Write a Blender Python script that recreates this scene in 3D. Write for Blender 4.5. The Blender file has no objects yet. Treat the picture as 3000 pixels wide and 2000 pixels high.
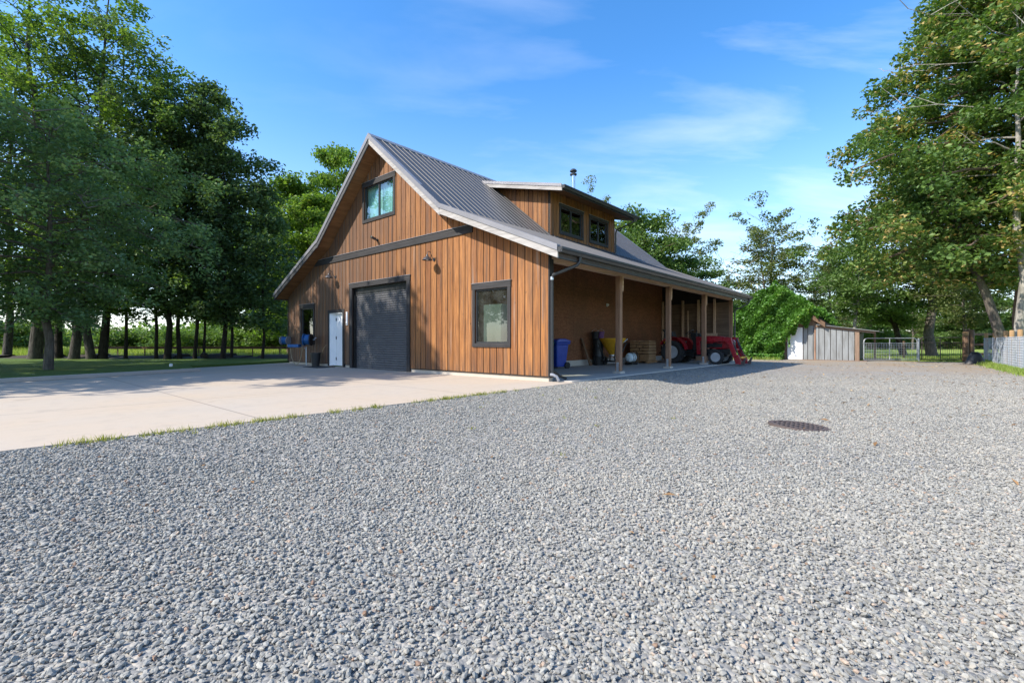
import bpy, bmesh, math, random
import numpy as np
from mathutils import Vector, Matrix
R = math.radians
random.seed(7); rng = np.random.default_rng(11)
SC = bpy.context.scene
COL = SC.collection

# ------------------------------------------------------------------ camera, light, sky
CAM_Z = 0.95
cam_d = bpy.data.cameras.new('camera'); cam = bpy.data.objects.new('camera', cam_d); COL.objects.link(cam)
cam.location = (0, 0, CAM_Z); cam.rotation_euler = (R(90), 0, 0)
cam_d.sensor_width = 36; cam_d.lens = 36 * 1378 / 3000
cam_d.clip_end = 3000; cam_d.clip_start = 0.05
SC.camera = cam

L = Vector((1.035, 0.424, -1.0)).normalized()          # the way the sunlight travels
sun_d = bpy.data.lights.new('sun', 'SUN'); sun = bpy.data.objects.new('sun', sun_d); COL.objects.link(sun)
sun_d.energy = 4.6; sun_d.angle = R(0.53); sun_d.color = (1.0, 0.93, 0.82)
sun.rotation_euler = L.to_track_quat('-Z', 'Y').to_euler(); sun.location = (-20, -8, 25)

W_ = bpy.data.worlds.new('World'); SC.world = W_; W_.use_nodes = True
nt = W_.node_tree; nt.nodes.clear()
def wn(t, **k):
    n = nt.nodes.new(t)
    for a, b in k.items(): setattr(n, a, b)
    return n
def wmath(op, a, b=None):
    n = wn('ShaderNodeMath', operation=op)
    for i, q in enumerate((a, b)):
        if q is None: continue
        if isinstance(q, (int, float)): n.inputs[i].default_value = q
        else: nt.links.new(q, n.inputs[i])
    return n.outputs[0]
sky = wn('ShaderNodeTexSky', sky_type='NISHITA', sun_disc=False)
sky.sun_elevation = math.asin(-L.z); sky.sun_rotation = math.atan2(-L.x, -L.y)
sky.air_density = 1.0; sky.dust_density = 0.6; sky.ozone_density = 2.2; sky.altitude = 50
tc = wn('ShaderNodeTexCoord'); sep = wn('ShaderNodeSeparateXYZ'); nt.links.new(tc.outputs['Generated'], sep.inputs[0])
dx, dy, dz = sep.outputs
den = wmath('ADD', wmath('MAXIMUM', dz, 0.0), 0.12)
com = wn('ShaderNodeCombineXYZ')
nt.links.new(wmath('DIVIDE', dx, den), com.inputs[0]); nt.links.new(wmath('DIVIDE', dy, den), com.inputs[1])
mp = wn('ShaderNodeMapping'); nt.links.new(com.outputs[0], mp.inputs[0])
mp.inputs['Rotation'].default_value = (0, 0, R(-28)); mp.inputs['Scale'].default_value = (0.75, 1.9, 1); mp.inputs['Location'].default_value = (12.1, 4.4, 0)
no = wn('ShaderNodeTexNoise'); no.inputs['Scale'].default_value = 1.15; no.inputs['Detail'].default_value = 7; no.inputs['Roughness'].default_value = 0.55
no.inputs['Distortion'].default_value = 0.35
nt.links.new(mp.outputs[0], no.inputs['Vector'])
cr = wn('ShaderNodeMapRange'); cr.inputs[1].default_value = 0.47; cr.inputs[2].default_value = 0.78; nt.links.new(no.outputs[0], cr.inputs[0])
# more cloud towards the east (+x) and low down
mr = wn('ShaderNodeMapRange'); mr.inputs[1].default_value = -0.35; mr.inputs[2].default_value = 0.62; mr.inputs[3].default_value = 0.16; nt.links.new(dx, mr.inputs[0])
lo = wn('ShaderNodeMapRange'); lo.inputs[1].default_value = 0.0; lo.inputs[2].default_value = 0.52; lo.inputs[3].default_value = 1.0; lo.inputs[4].default_value = 0.0; nt.links.new(dz, lo.inputs[0])
haze_f = wmath('MULTIPLY', wmath('POWER', lo.outputs[0], 2.0), 0.54)
cloud_f = wmath('MINIMUM', wmath('ADD', wmath('MULTIPLY', wmath('MULTIPLY', cr.outputs[0], mr.outputs[0]), 0.48), haze_f), 0.92)
hs = wn('ShaderNodeHueSaturation'); hs.inputs['Hue'].default_value = 0.502; hs.inputs['Saturation'].default_value = 1.32; hs.inputs['Value'].default_value = 1.3; nt.links.new(sky.outputs[0], hs.inputs['Color'])
mixc = wn('ShaderNodeMix', data_type='RGBA'); nt.links.new(cloud_f, mixc.inputs[0]); nt.links.new(hs.outputs[0], mixc.inputs[6])
mixc.inputs[7].default_value = (5.6, 6.0, 6.7, 1)
bg = wn('ShaderNodeBackground'); bg.inputs[1].default_value = 0.15; nt.links.new(mixc.outputs[2], bg.inputs[0])
wo = wn('ShaderNodeOutputWorld'); nt.links.new(bg.outputs[0], wo.inputs[0])

SC.view_settings.view_transform = 'Standard'; SC.view_settings.look = 'None'
SC.view_settings.exposure = 0.75; SC.view_settings.gamma = 1.0; SC.view_settings.use_curve_mapping = False
SC.cycles.max_bounces = 8; SC.cycles.transparent_max_bounces = 16; SC.cycles.transmission_bounces = 6
SC.cycles.use_fast_gi = False; SC.cycles.sample_clamp_indirect = 6.0

# ------------------------------------------------------------------ frames
U = Vector((-1237, 1080, 0)).normalized()      # along the gable wall, to the left
V = Vector((U.y, -U.x, 0))                     # along the porch side, to the back
P0 = Vector((0.861, 11.094, 0))                # ground corner of the barn nearest the camera
BROT = math.atan2(V.y, V.x)
def WP(u, v, z=0.0): return P0 + U * u + V * v + Vector((0, 0, z))
def PX(px, depth, z=0.0): return Vector(((px - 1500) / 1378 * depth, depth, z))
def to_uv(x, y):
    dx_, dy_ = x - P0.x, y - P0.y
    return dx_ * U.x + dy_ * U.y, dx_ * V.x + dy_ * V.y
def sstep(t):
    t = np.clip(t, 0, 1); return t * t * (3 - 2 * t)
def ground_z(x, y):
    u, v = to_uv(x, y)
    d = np.maximum(-u - 0.5, (v - 15.5) * 0.8)
    return -0.012 - 0.205 * sstep(d / 3.4)

# ------------------------------------------------------------------ materials
def new_mat(name):
    m = bpy.data.materials.new(name); m.use_nodes = True
    t = m.node_tree; t.nodes.clear()
    out = t.nodes.new('ShaderNodeOutputMaterial')
    return m, t, out
class NB:
    """small node helper"""
    def __init__(s, t): s.t = t
    def n(s, typ, **k):
        q = s.t.nodes.new(typ)
        for a, b in k.items(): setattr(q, a, b)
        return q
    def l(s, a, b): s.t.links.new(a, b)
    def obj(s): return s.n('ShaderNodeTexCoord').outputs['Object']
    def mapping(s, vec, scale=(1, 1, 1), rot=(0, 0, 0), loc=(0, 0, 0)):
        q = s.n('ShaderNodeMapping'); q.inputs['Scale'].default_value = scale; q.inputs['Rotation'].default_value = rot; q.inputs['Location'].default_value = loc
        s.l(vec, q.inputs[0]); return q.outputs[0]
    def noise(s, vec, scale=5, detail=4, rough=0.55, dist=0.0):
        q = s.n('ShaderNodeTexNoise'); q.inputs['Scale'].default_value = scale; q.inputs['Detail'].default_value = detail
        q.inputs['Roughness'].default_value = rough; q.inputs['Distortion'].default_value = dist
        s.l(vec, q.inputs['Vector']); return q.outputs[0]
    def ramp(s, fac, stops):
        q = s.n('ShaderNodeValToRGB'); e = q.color_ramp.elements
        while len(e) < len(stops): e.new(0.5)
        for i, (p, c) in enumerate(stops):
            e[i].position = p; e[i].color = (c[0], c[1], c[2], 1) if not isinstance(c, (int, float)) else (c, c, c, 1)
        s.l(fac, q.inputs[0]); return q.outputs[0]
    def mix(s, fac, a, b, blend='MIX'):
        q = s.n('ShaderNodeMix', data_type='RGBA', blend_type=blend)
        for inp, val in ((0, fac), (6, a), (7, b)):
            if isinstance(val, (int, float)): q.inputs[inp].default_value = val
            elif isinstance(val, (tuple, list)): q.inputs[inp].default_value = (*val[:3], 1)
            else: s.l(val, q.inputs[inp])
        return q.outputs[2]
    def math(s, op, a, b=0.0):
        q = s.n('ShaderNodeMath', operation=op)
        for i, val in enumerate((a, b)):
            if isinstance(val, (int, float)): q.inputs[i].default_value = val
            else: s.l(val, q.inputs[i])
        return q.outputs[0]
    def maprange(s, v, a, b, c=0.0, d=1.0):
        q = s.n('ShaderNodeMapRange'); s.l(v, q.inputs[0])
        for i, x in zip((1, 2, 3, 4), (a, b, c, d)): q.inputs[i].default_value = x
        return q.outputs[0]
    def bump(s, h, strength=0.3, dist=0.02):
        q = s.n('ShaderNodeBump'); q.inputs['Strength'].default_value = strength; q.inputs['Distance'].default_value = dist
        s.l(h, q.inputs['Height']); return q.outputs[0]
    def principled(s, out, color=None, rough=0.6, metal=0.0, normal=None, spec=0.5):
        q = s.n('ShaderNodeBsdfPrincipled')
        if color is not None:
            if isinstance(color, (tuple, list)): q.inputs['Base Color'].default_value = (*color[:3], 1)
            else: s.l(color, q.inputs['Base Color'])
        if isinstance(rough, (int, float)): q.inputs['Roughness'].default_value = rough
        else: s.l(rough, q.inputs['Roughness'])
        q.inputs['Metallic'].default_value = metal; q.inputs['Specular IOR Level'].default_value = spec
        if normal is not None: s.l(normal, q.inputs['Normal'])
        s.l(q.outputs[0], out.inputs[0]); return q

def plain(name, c1, c2=None, scale=6, rough=0.6, metal=0.0, bump=0.0, stretch=(1, 1, 1), spec=0.5, detail=5):
    m, t, out = new_mat(name); b = NB(t)
    if c2 is None: c2 = tuple(x * 0.75 for x in c1)
    vec = b.mapping(b.obj(), stretch)
    n = b.noise(vec, scale, detail)
    col = b.mix(b.maprange(n, 0.3, 0.7), c1, c2)
    rr = b.maprange(n, 0.3, 0.7, max(rough - 0.08, 0.02), min(rough + 0.1, 1))
    nm = b.bump(b.noise(vec, scale * 4, 4), bump, 0.01) if bump else None
    b.principled(out, col, rr, metal, nm, spec); return m

def siding_mat(name, tint=1.0, weather_shade=True):
    m, t, out = new_mat(name); b = NB(t); o = b.obj()
    rnd = b.n('ShaderNodeNewGeometry').outputs['Random Per Island']
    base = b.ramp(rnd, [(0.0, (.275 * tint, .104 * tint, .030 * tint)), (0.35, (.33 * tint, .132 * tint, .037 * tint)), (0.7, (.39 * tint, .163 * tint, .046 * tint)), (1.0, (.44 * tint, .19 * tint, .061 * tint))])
    shift = b.n('ShaderNodeVectorMath', operation='ADD'); b.l(o, shift.inputs[0])
    cmb = b.n('ShaderNodeCombineXYZ'); b.l(b.math('MULTIPLY', rnd, 37.0), cmb.inputs[2]); b.l(cmb.outputs[0], shift.inputs[1])
    g = b.noise(b.mapping(shift.outputs[0], (26, 26, 0.9)), 1.6, 6, 0.6, 0.6)
    col = b.mix(b.maprange(g, 0.38, 0.66), base, b.mix(1.0, base, (.42, .36, .33), 'MULTIPLY'))
    g2 = b.noise(b.mapping(shift.outputs[0], (5, 5, 0.28)), 1.4, 5, 0.62)
    col = b.mix(b.math('MULTIPLY', b.maprange(g2, 0.47, 0.72), 0.8), col, (.085, .052, .036))
    if weather_shade:
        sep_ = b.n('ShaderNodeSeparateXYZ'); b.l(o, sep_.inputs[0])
        wear_shade = b.maprange(sep_.outputs[1], 3.6, 9.5, 0.05, 0.88)           # weathered left end of the gable, tree shade also painted into the colour
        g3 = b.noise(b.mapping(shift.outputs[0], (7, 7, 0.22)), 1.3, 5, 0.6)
        col = b.mix(b.math('MULTIPLY', b.maprange(g3, 0.18, 0.56), wear_shade), col, (.088, .061, .047))
        g4 = b.noise(b.mapping(o, (2.4, 2.4, 0.12)), 1.9, 4, 0.5)
        col = b.mix(b.math('MULTIPLY', b.maprange(g4, 0.64, 0.72), 0.4), col, (.36, .31, .27))     # silvery runs
        low = b.maprange(sep_.outputs[2], 0.1, 0.75, 0.55, 0.0)
        g5 = b.noise(b.mapping(o, (9, 9, 1.2)), 1.2, 4)
        col = b.mix(b.math('MULTIPLY', low, b.maprange(g5, 0.35, 0.6)), col, (.075, .052, .04))   # splash dirt
    kn = b.noise(b.mapping(shift.outputs[0], (9, 9, 2.6)), 2.2, 2, 0.4)
    col = b.mix(b.maprange(kn, 0.71, 0.76), col, (.06, .032, .018))
    b.principled(out, col, 0.62, 0, b.bump(g, 0.35, 0.006), 0.35); return m

def glass_mat(name, tint=(.82, .9, .88), ior=1.75, dirt=0.0):
    m, t, out = new_mat(name); b = NB(t)
    lw = b.n('ShaderNodeLayerWeight'); lw.inputs[0].default_value = 0.5
    fr_ = b.math('ADD', b.math('MULTIPLY', b.math('POWER', lw.outputs['Facing'], 4.0), 0.9), 0.045 * ior)
    tr = b.n('ShaderNodeBsdfTransparent'); tr.inputs[0].default_value = (*tint, 1)
    gl = b.n('ShaderNodeBsdfGlossy'); gl.inputs['Roughness'].default_value = 0.015; gl.inputs[0].default_value = (.95, .97, 1, 1)
    gl_n = b.bump(b.noise(b.obj(), 0.9, 2), 0.03, 0.02); b.l(gl_n, gl.inputs['Normal'])
    mx = b.n('ShaderNodeMixShader'); b.l(fr_, mx.inputs[0]); b.l(tr.outputs[0], mx.inputs[1]); b.l(gl.outputs[0], mx.inputs[2])
    if dirt:
        df = b.n('ShaderNodeBsdfDiffuse'); df.inputs[0].default_value = (.42, .46, .42, 1)
        m2 = b.n('ShaderNodeMixShader'); nz = b.noise(b.obj(), 60, 3, 0.7); nz2 = b.noise(b.obj(), 3, 3)
        b.l(b.math('ADD', b.math('MULTIPLY', b.maprange(nz2, 0.3, 0.7), dirt), b.math('MULTIPLY', b.maprange(nz, 0.62, 0.7), dirt * 1.5)), m2.inputs[0])
        b.l(mx.outputs[0], m2.inputs[1]); b.l(df.outputs[0], m2.inputs[2]); b.l(m2.outputs[0], out.inputs[0])
    else: b.l(mx.outputs[0], out.inputs[0])
    return m

def leaf_mat(name, stops, transl=0.38, gloss=0.06):
    m, t, out = new_mat(name); b = NB(t)
    at = b.n('ShaderNodeAttribute'); at.attribute_name = 'tint'
    col = b.ramp(at.outputs['Fac'], stops)
    d = b.n('ShaderNodeBsdfDiffuse'); b.l(col, d.inputs[0])
    tl = b.n('ShaderNodeBsdfTranslucent'); b.l(b.mix(1.0, col, (1.25, 1.3, .6), 'MULTIPLY'), tl.inputs[0])
    mx = b.n('ShaderNodeMixShader'); mx.inputs[0].default_value = transl; b.l(d.outputs[0], mx.inputs[1]); b.l(tl.outputs[0], mx.inputs[2])
    g = b.n('ShaderNodeBsdfGlossy'); g.inputs['Roughness'].default_value = 0.55; g.inputs[0].default_value = (.55, .62, .5, 1)
    m2 = b.n('ShaderNodeMixShader'); m2.inputs[0].default_value = gloss; b.l(mx.outputs[0], m2.inputs[1]); b.l(g.outputs[0], m2.inputs[2])
    b.l(m2.outputs[0], out.inputs[0]); return m

def concrete_mat(name, c, joint=None, stain=0.35):
    m, t, out = new_mat(name); b = NB(t); o = b.obj()
    n1 = b.noise(o, 0.45, 6, 0.6); n2 = b.noise(o, 5, 6, 0.65); n3 = b.noise(o, 70, 3, 0.6)
    dark = tuple(x * 0.72 for x in c); warm = (c[0] * 1.06, c[1] * 0.99, c[2] * 0.9)
    col = b.mix(b.maprange(n1, 0.35, 0.68), warm, c)
    col = b.mix(b.math('MULTIPLY', b.maprange(n2, 0.5, 0.75), stain), col, dark)
    col = b.mix(b.math('MULTIPLY', b.maprange(n3, 0.5, 0.8), 0.25), col, dark)
    sp_ = b.noise(b.mapping(o, (1, 1, 1), loc=(3, 7, 0)), 1.6, 2, 0.4)
    col = b.mix(b.math('MULTIPLY', b.maprange(sp_, 0.70, 0.76), 0.35 if joint else 0.2), col, tuple(x * .45 for x in c))
    tm = b.noise(b.mapping(o, (0.12, 1.6, 1), rot=(0, 0, 0.25)), 1.2, 4, 0.6)
    col = b.mix(b.math('MULTIPLY', b.maprange(tm, 0.55, 0.7), 0.22), col, dark)
    hgt = b.math('ADD', b.math('MULTIPLY', n2, 0.5), b.math('MULTIPLY', n3, 0.5))
    if joint:                                           # saw-cut control joints, a regular grid in the slab's own axes
        sp = b.n('ShaderNodeSeparateXYZ'); b.l(o, sp.inputs[0]); f = None
        for k in (0, 1):
            fr = b.math('ABSOLUTE', b.math('SUBTRACT', b.math('FRACT', b.math('MULTIPLY', sp.outputs[k], 1 / joint)), 0.5))
            ln = b.math('LESS_THAN', fr, 0.0035)
            f = ln if f is None else b.math('MAXIMUM', f, ln)
        col = b.mix(b.math('MULTIPLY', f, 0.55), col, (.12, .11, .1))
    b.principled(out, col, 0.85, 0, b.bump(hgt, 0.12, 0.01), 0.25); return m

def gravel_ground_mat():
    m, t, out = new_mat('gravel_ground'); b = NB(t); o = b.obj()
    vo = b.n('ShaderNodeTexVoronoi'); vo.inputs['Scale'].default_value = 46; b.l(o, vo.inputs['Vector'])
    vo2 = b.n('ShaderNodeTexVoronoi'); vo2.inputs['Scale'].default_value = 21; b.l(o, vo2.inputs['Vector'])
    sp = b.n('ShaderNodeSeparateColor'); b.l(vo.outputs['Color'], sp.inputs[0])
    sp2 = b.n('ShaderNodeSeparateColor'); b.l(vo2.outputs['Color'], sp2.inputs[0])
    col = b.ramp(b.math('ADD', b.math('MULTIPLY', sp.outputs[0], 0.6), b.math('MULTIPLY', sp2.outputs[1], 0.4)),
                 [(0.1, (.11, .11, .107)), (0.4, (.215, .213, .203)), (0.62, (.29, .282, .258)), (0.8, (.365, .338, .298)), (0.93, (.43, .385, .32))])
    n1 = b.noise(o, 0.22, 6, 0.6)
    col = b.mix(b.math('MULTIPLY', b.maprange(n1, 0.5, 0.75), 0.35), col, (.32, .29, .25))
    # trodden earth and straw showing through towards the gates and the wire fence
    spx = b.n('ShaderNodeSeparateXYZ'); b.l(o, spx.inputs[0])
    e = b.maprange(b.math('ADD', spx.outputs[1], b.math('MULTIPLY', spx.outputs[0], 1.6)), 24, 52)
    n2 = b.noise(o, 0.5, 6, 0.65)
    col = b.mix(b.math('MULTIPLY', b.math('MULTIPLY', e, b.maprange(n2, 0.32, 0.58)), 0.85), col, (.29, .22, .15))
    h = b.math('SUBTRACT', 1.0, b.math('MULTIPLY', vo.outputs['Distance'], 1.0))
    b.principled(out, col, 0.85, 0, b.bump(h, 0.45, 0.02), 0.3); return m

def grass_ground_mat(name, stops, scale=1.2):
    m, t, out = new_mat(name); b = NB(t); o = b.obj()
    n1 = b.noise(o, 0.25, 5, 0.6); n2 = b.noise(o, scale * 14, 5, 0.7)
    f = b.math('ADD', b.math('MULTIPLY', n1, 0.55), b.math('MULTIPLY', n2, 0.45))
    col = b.ramp(f, stops)
    b.principled(out, col, 0.9, 0, b.bump(n2, 0.9, 0.05), 0.15); return m

def slat_roof_mat(name, c, rough=0.42, metal=0.35):
    m, t, out = new_mat(name); b = NB(t); o = b.obj()
    n = b.noise(b.mapping(o, (3, .5, .5)), 2.0, 5); n2 = b.noise(o, 40, 3)
    col = b.mix(b.maprange(n, 0.3, 0.7), c, tuple(x * 0.8 for x in c))
    b.principled(out, col, b.maprange(n2, 0.3, 0.7, rough - 0.06, rough + 0.1), metal, None, 0.5); return m

def wood_mat(name, c1, c2, axis=2, rough=0.7, grain=24):
    st = [grain, grain, grain]; st[axis] = 0.9
    m, t, out = new_mat(name); b = NB(t); o = b.obj()
    rnd = b.n('ShaderNodeNewGeometry').outputs['Random Per Island']
    g = b.noise(b.mapping(o, tuple(st)), 1.3, 6, 0.62, 0.5)
    n = b.noise(o, 1.7, 4)
    base = b.mix(b.math('MULTIPLY', rnd, 0.6), c1, tuple((a + q) / 2 for a, q in zip(c1, c2)))
    col = b.mix(b.maprange(g, 0.36, 0.68), base, c2)
    col = b.mix(b.math('MULTIPLY', b.maprange(n, 0.5, 0.75), 0.35), col, tuple(x * 0.55 for x in c2))
    b.principled(out, col, rough, 0, b.bump(g, 0.3, 0.006), 0.3); return m

def osb_mat():
    m, t, out = new_mat('osb_panel'); b = NB(t); o = b.obj()
    vo = b.n('ShaderNodeTexVoronoi'); vo.inputs['Scale'].default_value = 14; b.l(b.mapping(o, (1, 1, 2.2)), vo.inputs['Vector'])
    sp = b.n('ShaderNodeSeparateColor'); b.l(vo.outputs['Color'], sp.inputs[0])
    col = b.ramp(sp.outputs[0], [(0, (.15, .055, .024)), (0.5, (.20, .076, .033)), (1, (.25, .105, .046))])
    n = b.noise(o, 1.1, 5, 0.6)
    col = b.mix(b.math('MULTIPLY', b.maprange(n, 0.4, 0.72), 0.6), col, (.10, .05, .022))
    spx = b.n('ShaderNodeSeparateXYZ'); b.l(o, spx.inputs[0])
    seam = b.math('LESS_THAN', b.math('ABSOLUTE', b.math('SUBTRACT', b.math('FRACT', b.math('MULTIPLY', spx.outputs[2], 1 / 1.22)), 0.5)), 0.004)
    seam2 = b.math('LESS_THAN', b.math('ABSOLUTE', b.math('SUBTRACT', b.math('FRACT', b.math('MULTIPLY', spx.outputs[0], 1 / 2.44)), 0.5)), 0.002)
    col = b.mix(b.math('MULTIPLY', b.math('MAXIMUM', seam, seam2), 0.7), col, (.04, .02, .01))
    b.principled(out, col, 0.7, 0, None, 0.3); return m

def stone_mat():
    m, t, out = new_mat('gravel_stone'); b = NB(t)
    at = b.n('ShaderNodeAttribute'); at.attribute_name = 'tint'
    col = b.ramp(at.outputs['Fac'], [(0.0, (.088, .087, .081)), (0.22, (.190, .188, .174)), (0.55, (.284, .278, .252)), (0.78, (.37, .357, .315)), (0.88, (.34, .31, .255)), (0.935, (.40, .30, .225)), (0.965, (.20, .115, .07)), (1.0, (.46, .44, .40))])
    o = b.obj(); n = b.noise(o, 120, 3, 0.6)
    sx = b.n('ShaderNodeSeparateXYZ'); b.l(o, sx.inputs[0])
    big = b.noise(o, 0.35, 5, 0.6)          # fine dust and washed-out patches in the yard
    dust = b.math('ADD', b.math('MULTIPLY', b.maprange(big, 0.42, 0.66), 0.32), b.maprange(sx.outputs[0], -1.0, 5.0, 0.0, 0.16))
    col = b.mix(dust, col, (.37, .34, .285))
    col = b.mix(b.math('MULTIPLY', b.maprange(n, 0.4, 0.7), 0.3), col, b.mix(1.0, col, (.6, .6, .6), 'MULTIPLY'))
    b.principled(out, col, 0.78, 0, b.bump(n, 0.25, 0.004), 0.35); return m

def bark_mat(name, c1, c2):
    m, t, out = new_mat(name); b = NB(t); o = b.obj()
    n = b.noise(b.mapping(o, (7, 7, 1.3)), 2.2, 6, 0.65, 0.7); n2 = b.noise(o, 1.1, 4)
    col = b.mix(b.maprange(n, 0.35, 0.65), c1, c2)
    col = b.mix(b.math('MULTIPLY', b.maprange(n2, 0.5, 0.72), 0.5), col, (.10, .11, .07))
    b.principled(out, col, 0.9, 0, b.bump(n, 0.9, 0.04), 0.15); return m

M = {}
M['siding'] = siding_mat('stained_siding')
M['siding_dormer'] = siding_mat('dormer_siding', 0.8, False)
M['gap'] = plain('dark_batten', (.022, .016, .012), (.03, .022, .017))
M['trim'] = wood_mat('dark_stained_trim', (.050, .047, .048), (.020, .019, .020), 1)
M['trim_v'] = wood_mat('dark_stained_upright', (.046, .044, .046), (.020, .019, .020), 2)
M['frame'] = plain('dark_window_frame', (.03, .032, .036), rough=0.4)
M['frame_white'] = plain('white_frame', (.74, .75, .76), (.66, .67, .68), rough=0.45)
M['glass'] = glass_mat('window_glass', ior=3.2)
M['glass_dirty'] = glass_mat('dusty_glass', (.60, .68, .62), 2.2, 0.08)
M['curtain'] = plain('teal_curtain', (.30, .56, .54), (.20, .42, .41), 9, 0.9, stretch=(1, 6, 0.3))
M['roof'] = slat_roof_mat('charcoal_metal_roof', (.090, .087, .087), 0.44, 0.25)
M['roof_trim'] = slat_roof_mat('grey_metal_trim', (.27, .265, .285), 0.4, 0.3)
M['gutter'] = plain('charcoal_gutter', (.040, .042, .046), rough=0.35, spec=0.5)
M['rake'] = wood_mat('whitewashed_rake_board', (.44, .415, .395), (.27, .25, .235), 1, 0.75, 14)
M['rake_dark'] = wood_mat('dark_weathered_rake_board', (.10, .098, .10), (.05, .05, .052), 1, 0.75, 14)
M['soffit'] = wood_mat('cedar_soffit', (.30, .15, .065), (.15, .07, .03), 0, 0.7, 8)
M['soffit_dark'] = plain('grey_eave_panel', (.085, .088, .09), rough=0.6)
M['beam'] = wood_mat('fir_beam', (.62, .42, .28), (.40, .245, .15), 0)
M['post'] = wood_mat('fir_post', (.38, .215, .13), (.20, .105, .062), 2)
M['osb'] = osb_mat()
M['planks'] = wood_mat('rough_wall_boards', (.23, .15, .095), (.09, .055, .035), 1)
M['concrete'] = concrete_mat('concrete_apron', (.425, .372, .312), 3.6, 0.4)
M['slab'] = concrete_mat('porch_slab_concrete', (.46, .44, .41), None, 0.5)
M['found'] = concrete_mat('foundation_concrete', (.46, .42, .37), None, 0.5)
M['kerb'] = concrete_mat('kerb_concrete', (.36, .34, .31), None, 0.5)
M['steel'] = plain('galvanised_steel', (.62, .63, .65), (.48, .49, .51), 30, 0.4, 0.7)
M['flue'] = plain('stainless_flue', (.72, .75, .80), (.62, .65, .70), 8, 0.22, 1.0)
M['black'] = plain('black_plastic', (.018, .019, .021), rough=0.45)
M['rubber'] = plain('tyre_rubber', (.022, .022, .023), (.035, .034, .033), 12, 0.85)
M['red'] = plain('red_machine_paint', (.36, .012, .022), (.28, .010, .018), 5, 0.3, spec=0.6)
M['rim'] = plain('silver_rim', (.55, .56, .58), rough=0.4, metal=0.3)
M['door_slat'] = plain('charcoal_shutter', (.105, .105, .112), (.085, .085, .092), 3, 0.5, 0.1)
M['white'] = plain('white_paint', (.82, .83, .85), (.76, .77, .79), 4, 0.5)
M['yellow'] = plain('yellow_hopper', (.68, .36, .018), (.58, .29, .014), 6, 0.45)
M['tank'] = plain('white_tank', (.66, .74, .78), (.56, .65, .70), 4, 0.45)
M['bluebin'] = plain('blue_bin_plastic', (.010, .05, .36), (.008, .038, .29), 5, 0.42)
M['greenbin'] = plain('green_bin_plastic', (.035, .12, .055), (.028, .10, .045), 5, 0.45)
M['purple'] = plain('purple_plastic', (.15, .06, .17), rough=0.5)
M['log'] = wood_mat('sawn_block', (.42, .25, .125), (.24, .13, .06), 0)
M['plank'] = wood_mat('leaning_plank', (.20, .115, .065), (.10, .055, .03), 2)
M['bluereel'] = plain('blue_reel', (.015, .12, .34), rough=0.45)
M['greyreel'] = plain('grey_reel', (.30, .31, .34), rough=0.5)
M['hose'] = plain('tan_hose', (.40, .32, .19), rough=0.6)
M['mat'] = plain('door_mat', (.025, .025, .026), scale=40, rough=0.95, bump=0.5)
M['lamp'] = plain('lamp_enamel', (.060, .056, .058), rough=0.35)
M['lens'] = plain('frosted_bulb', (.75, .72, .66), rough=0.3)
M['iron'] = plain('rusty_iron', (.115, .085, .074), (.085, .066, .060), 20, 0.75, 0.2, 0.4)
M['dark'] = plain('dark_void', (.006, .006, .006), rough=1)
M['gravel'] = gravel_ground_mat()
M['stone'] = stone_mat()
M['lawn'] = grass_ground_mat('lawn_grass', [(0.3, (.055, .09, .02)), (0.5, (.09, .145, .03)), (0.7, (.15, .21, .045))])
M['field'] = grass_ground_mat('field_grass', [(0.3, (.13, .185, .035)), (0.5, (.21, .275, .055)), (0.7, (.31, .345, .09))], 0.6)
M['soil'] = plain('bark_soil', (.028, .02, .014), (.045, .034, .024), 8, 0.95, bump=0.8)
M['corr'] = plain('weathered_sheet', (.27, .285, .295), (.17, .175, .175), 5, 0.6, 0.15, stretch=(1, 1, .2))
M['weathered'] = wood_mat('weathered_pine', (.27, .185, .13), (.15, .10, .072), 2)
M['postwood'] = wood_mat('peeled_post', (.42, .265, .13), (.26, .155, .075), 2)
M['postgrey'] = wood_mat('brown_post', (.19, .115, .07), (.09, .055, .035), 2)
M['bark_dark'] = bark_mat('dark_bark', (.050, .042, .035), (.022, .018, .015))
M['bark_grey'] = bark_mat('grey_bark', (.17, .148, .125), (.07, .06, .052))
M['bark_pale'] = bark_mat('pale_bark', (.42, .39, .345), (.15, .138, .122))
M['bark_poplar'] = bark_mat('poplar_bark', (.115, .105, .092), (.030, .027, .024))
M['bark_mid'] = bark_mat('brown_bark', (.21, .15, .11), (.09, .065, .05))
M['leaf_dark'] = leaf_mat('leaf_dark', [(0, (.048, .085, .034)), (0.5, (.085, .145, .052)), (0.9, (.145, .225, .07)), (1, (.22, .26, .085))], 0.40, 0.07)
M['leaf_mid'] = leaf_mat('leaf_mid', [(0, (.060, .115, .030)), (0.5, (.110, .19, .048)), (0.9, (.17, .26, .062)), (1, (.27, .30, .09))], 0.42, 0.05)
M['leaf_light'] = leaf_mat('leaf_light', [(0, (.07, .14, .026)), (0.5, (.14, .24, .042)), (0.9, (.22, .31, .06)), (1, (.32, .34, .09))], 0.46, 0.04)
M['leaf_maple'] = leaf_mat('leaf_young_maple', [(0, (.075, .130, .060)), (0.5, (.135, .225, .092)), (0.85, (.21, .32, .115)), (1, (.31, .37, .13))], 0.42, 0.06)
M['leaf_big'] = leaf_mat('leaf_big_maple', [(0, (.050, .100, .024)), (0.40, (.090, .165, .038)), (0.66, (.145, .22, .048)), (0.75, (.21, .24, .06)), (0.82, (.42, .31, .11)), (1, (.52, .38, .17))], 0.38, 0.05)
M['leaf_ivy'] = leaf_mat('leaf_ivy', [(0, (.04, .12, .014)), (0.5, (.085, .22, .022)), (0.9, (.14, .30, .034)), (1, (.24, .36, .05))], 0.36, 0.08)
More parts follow.
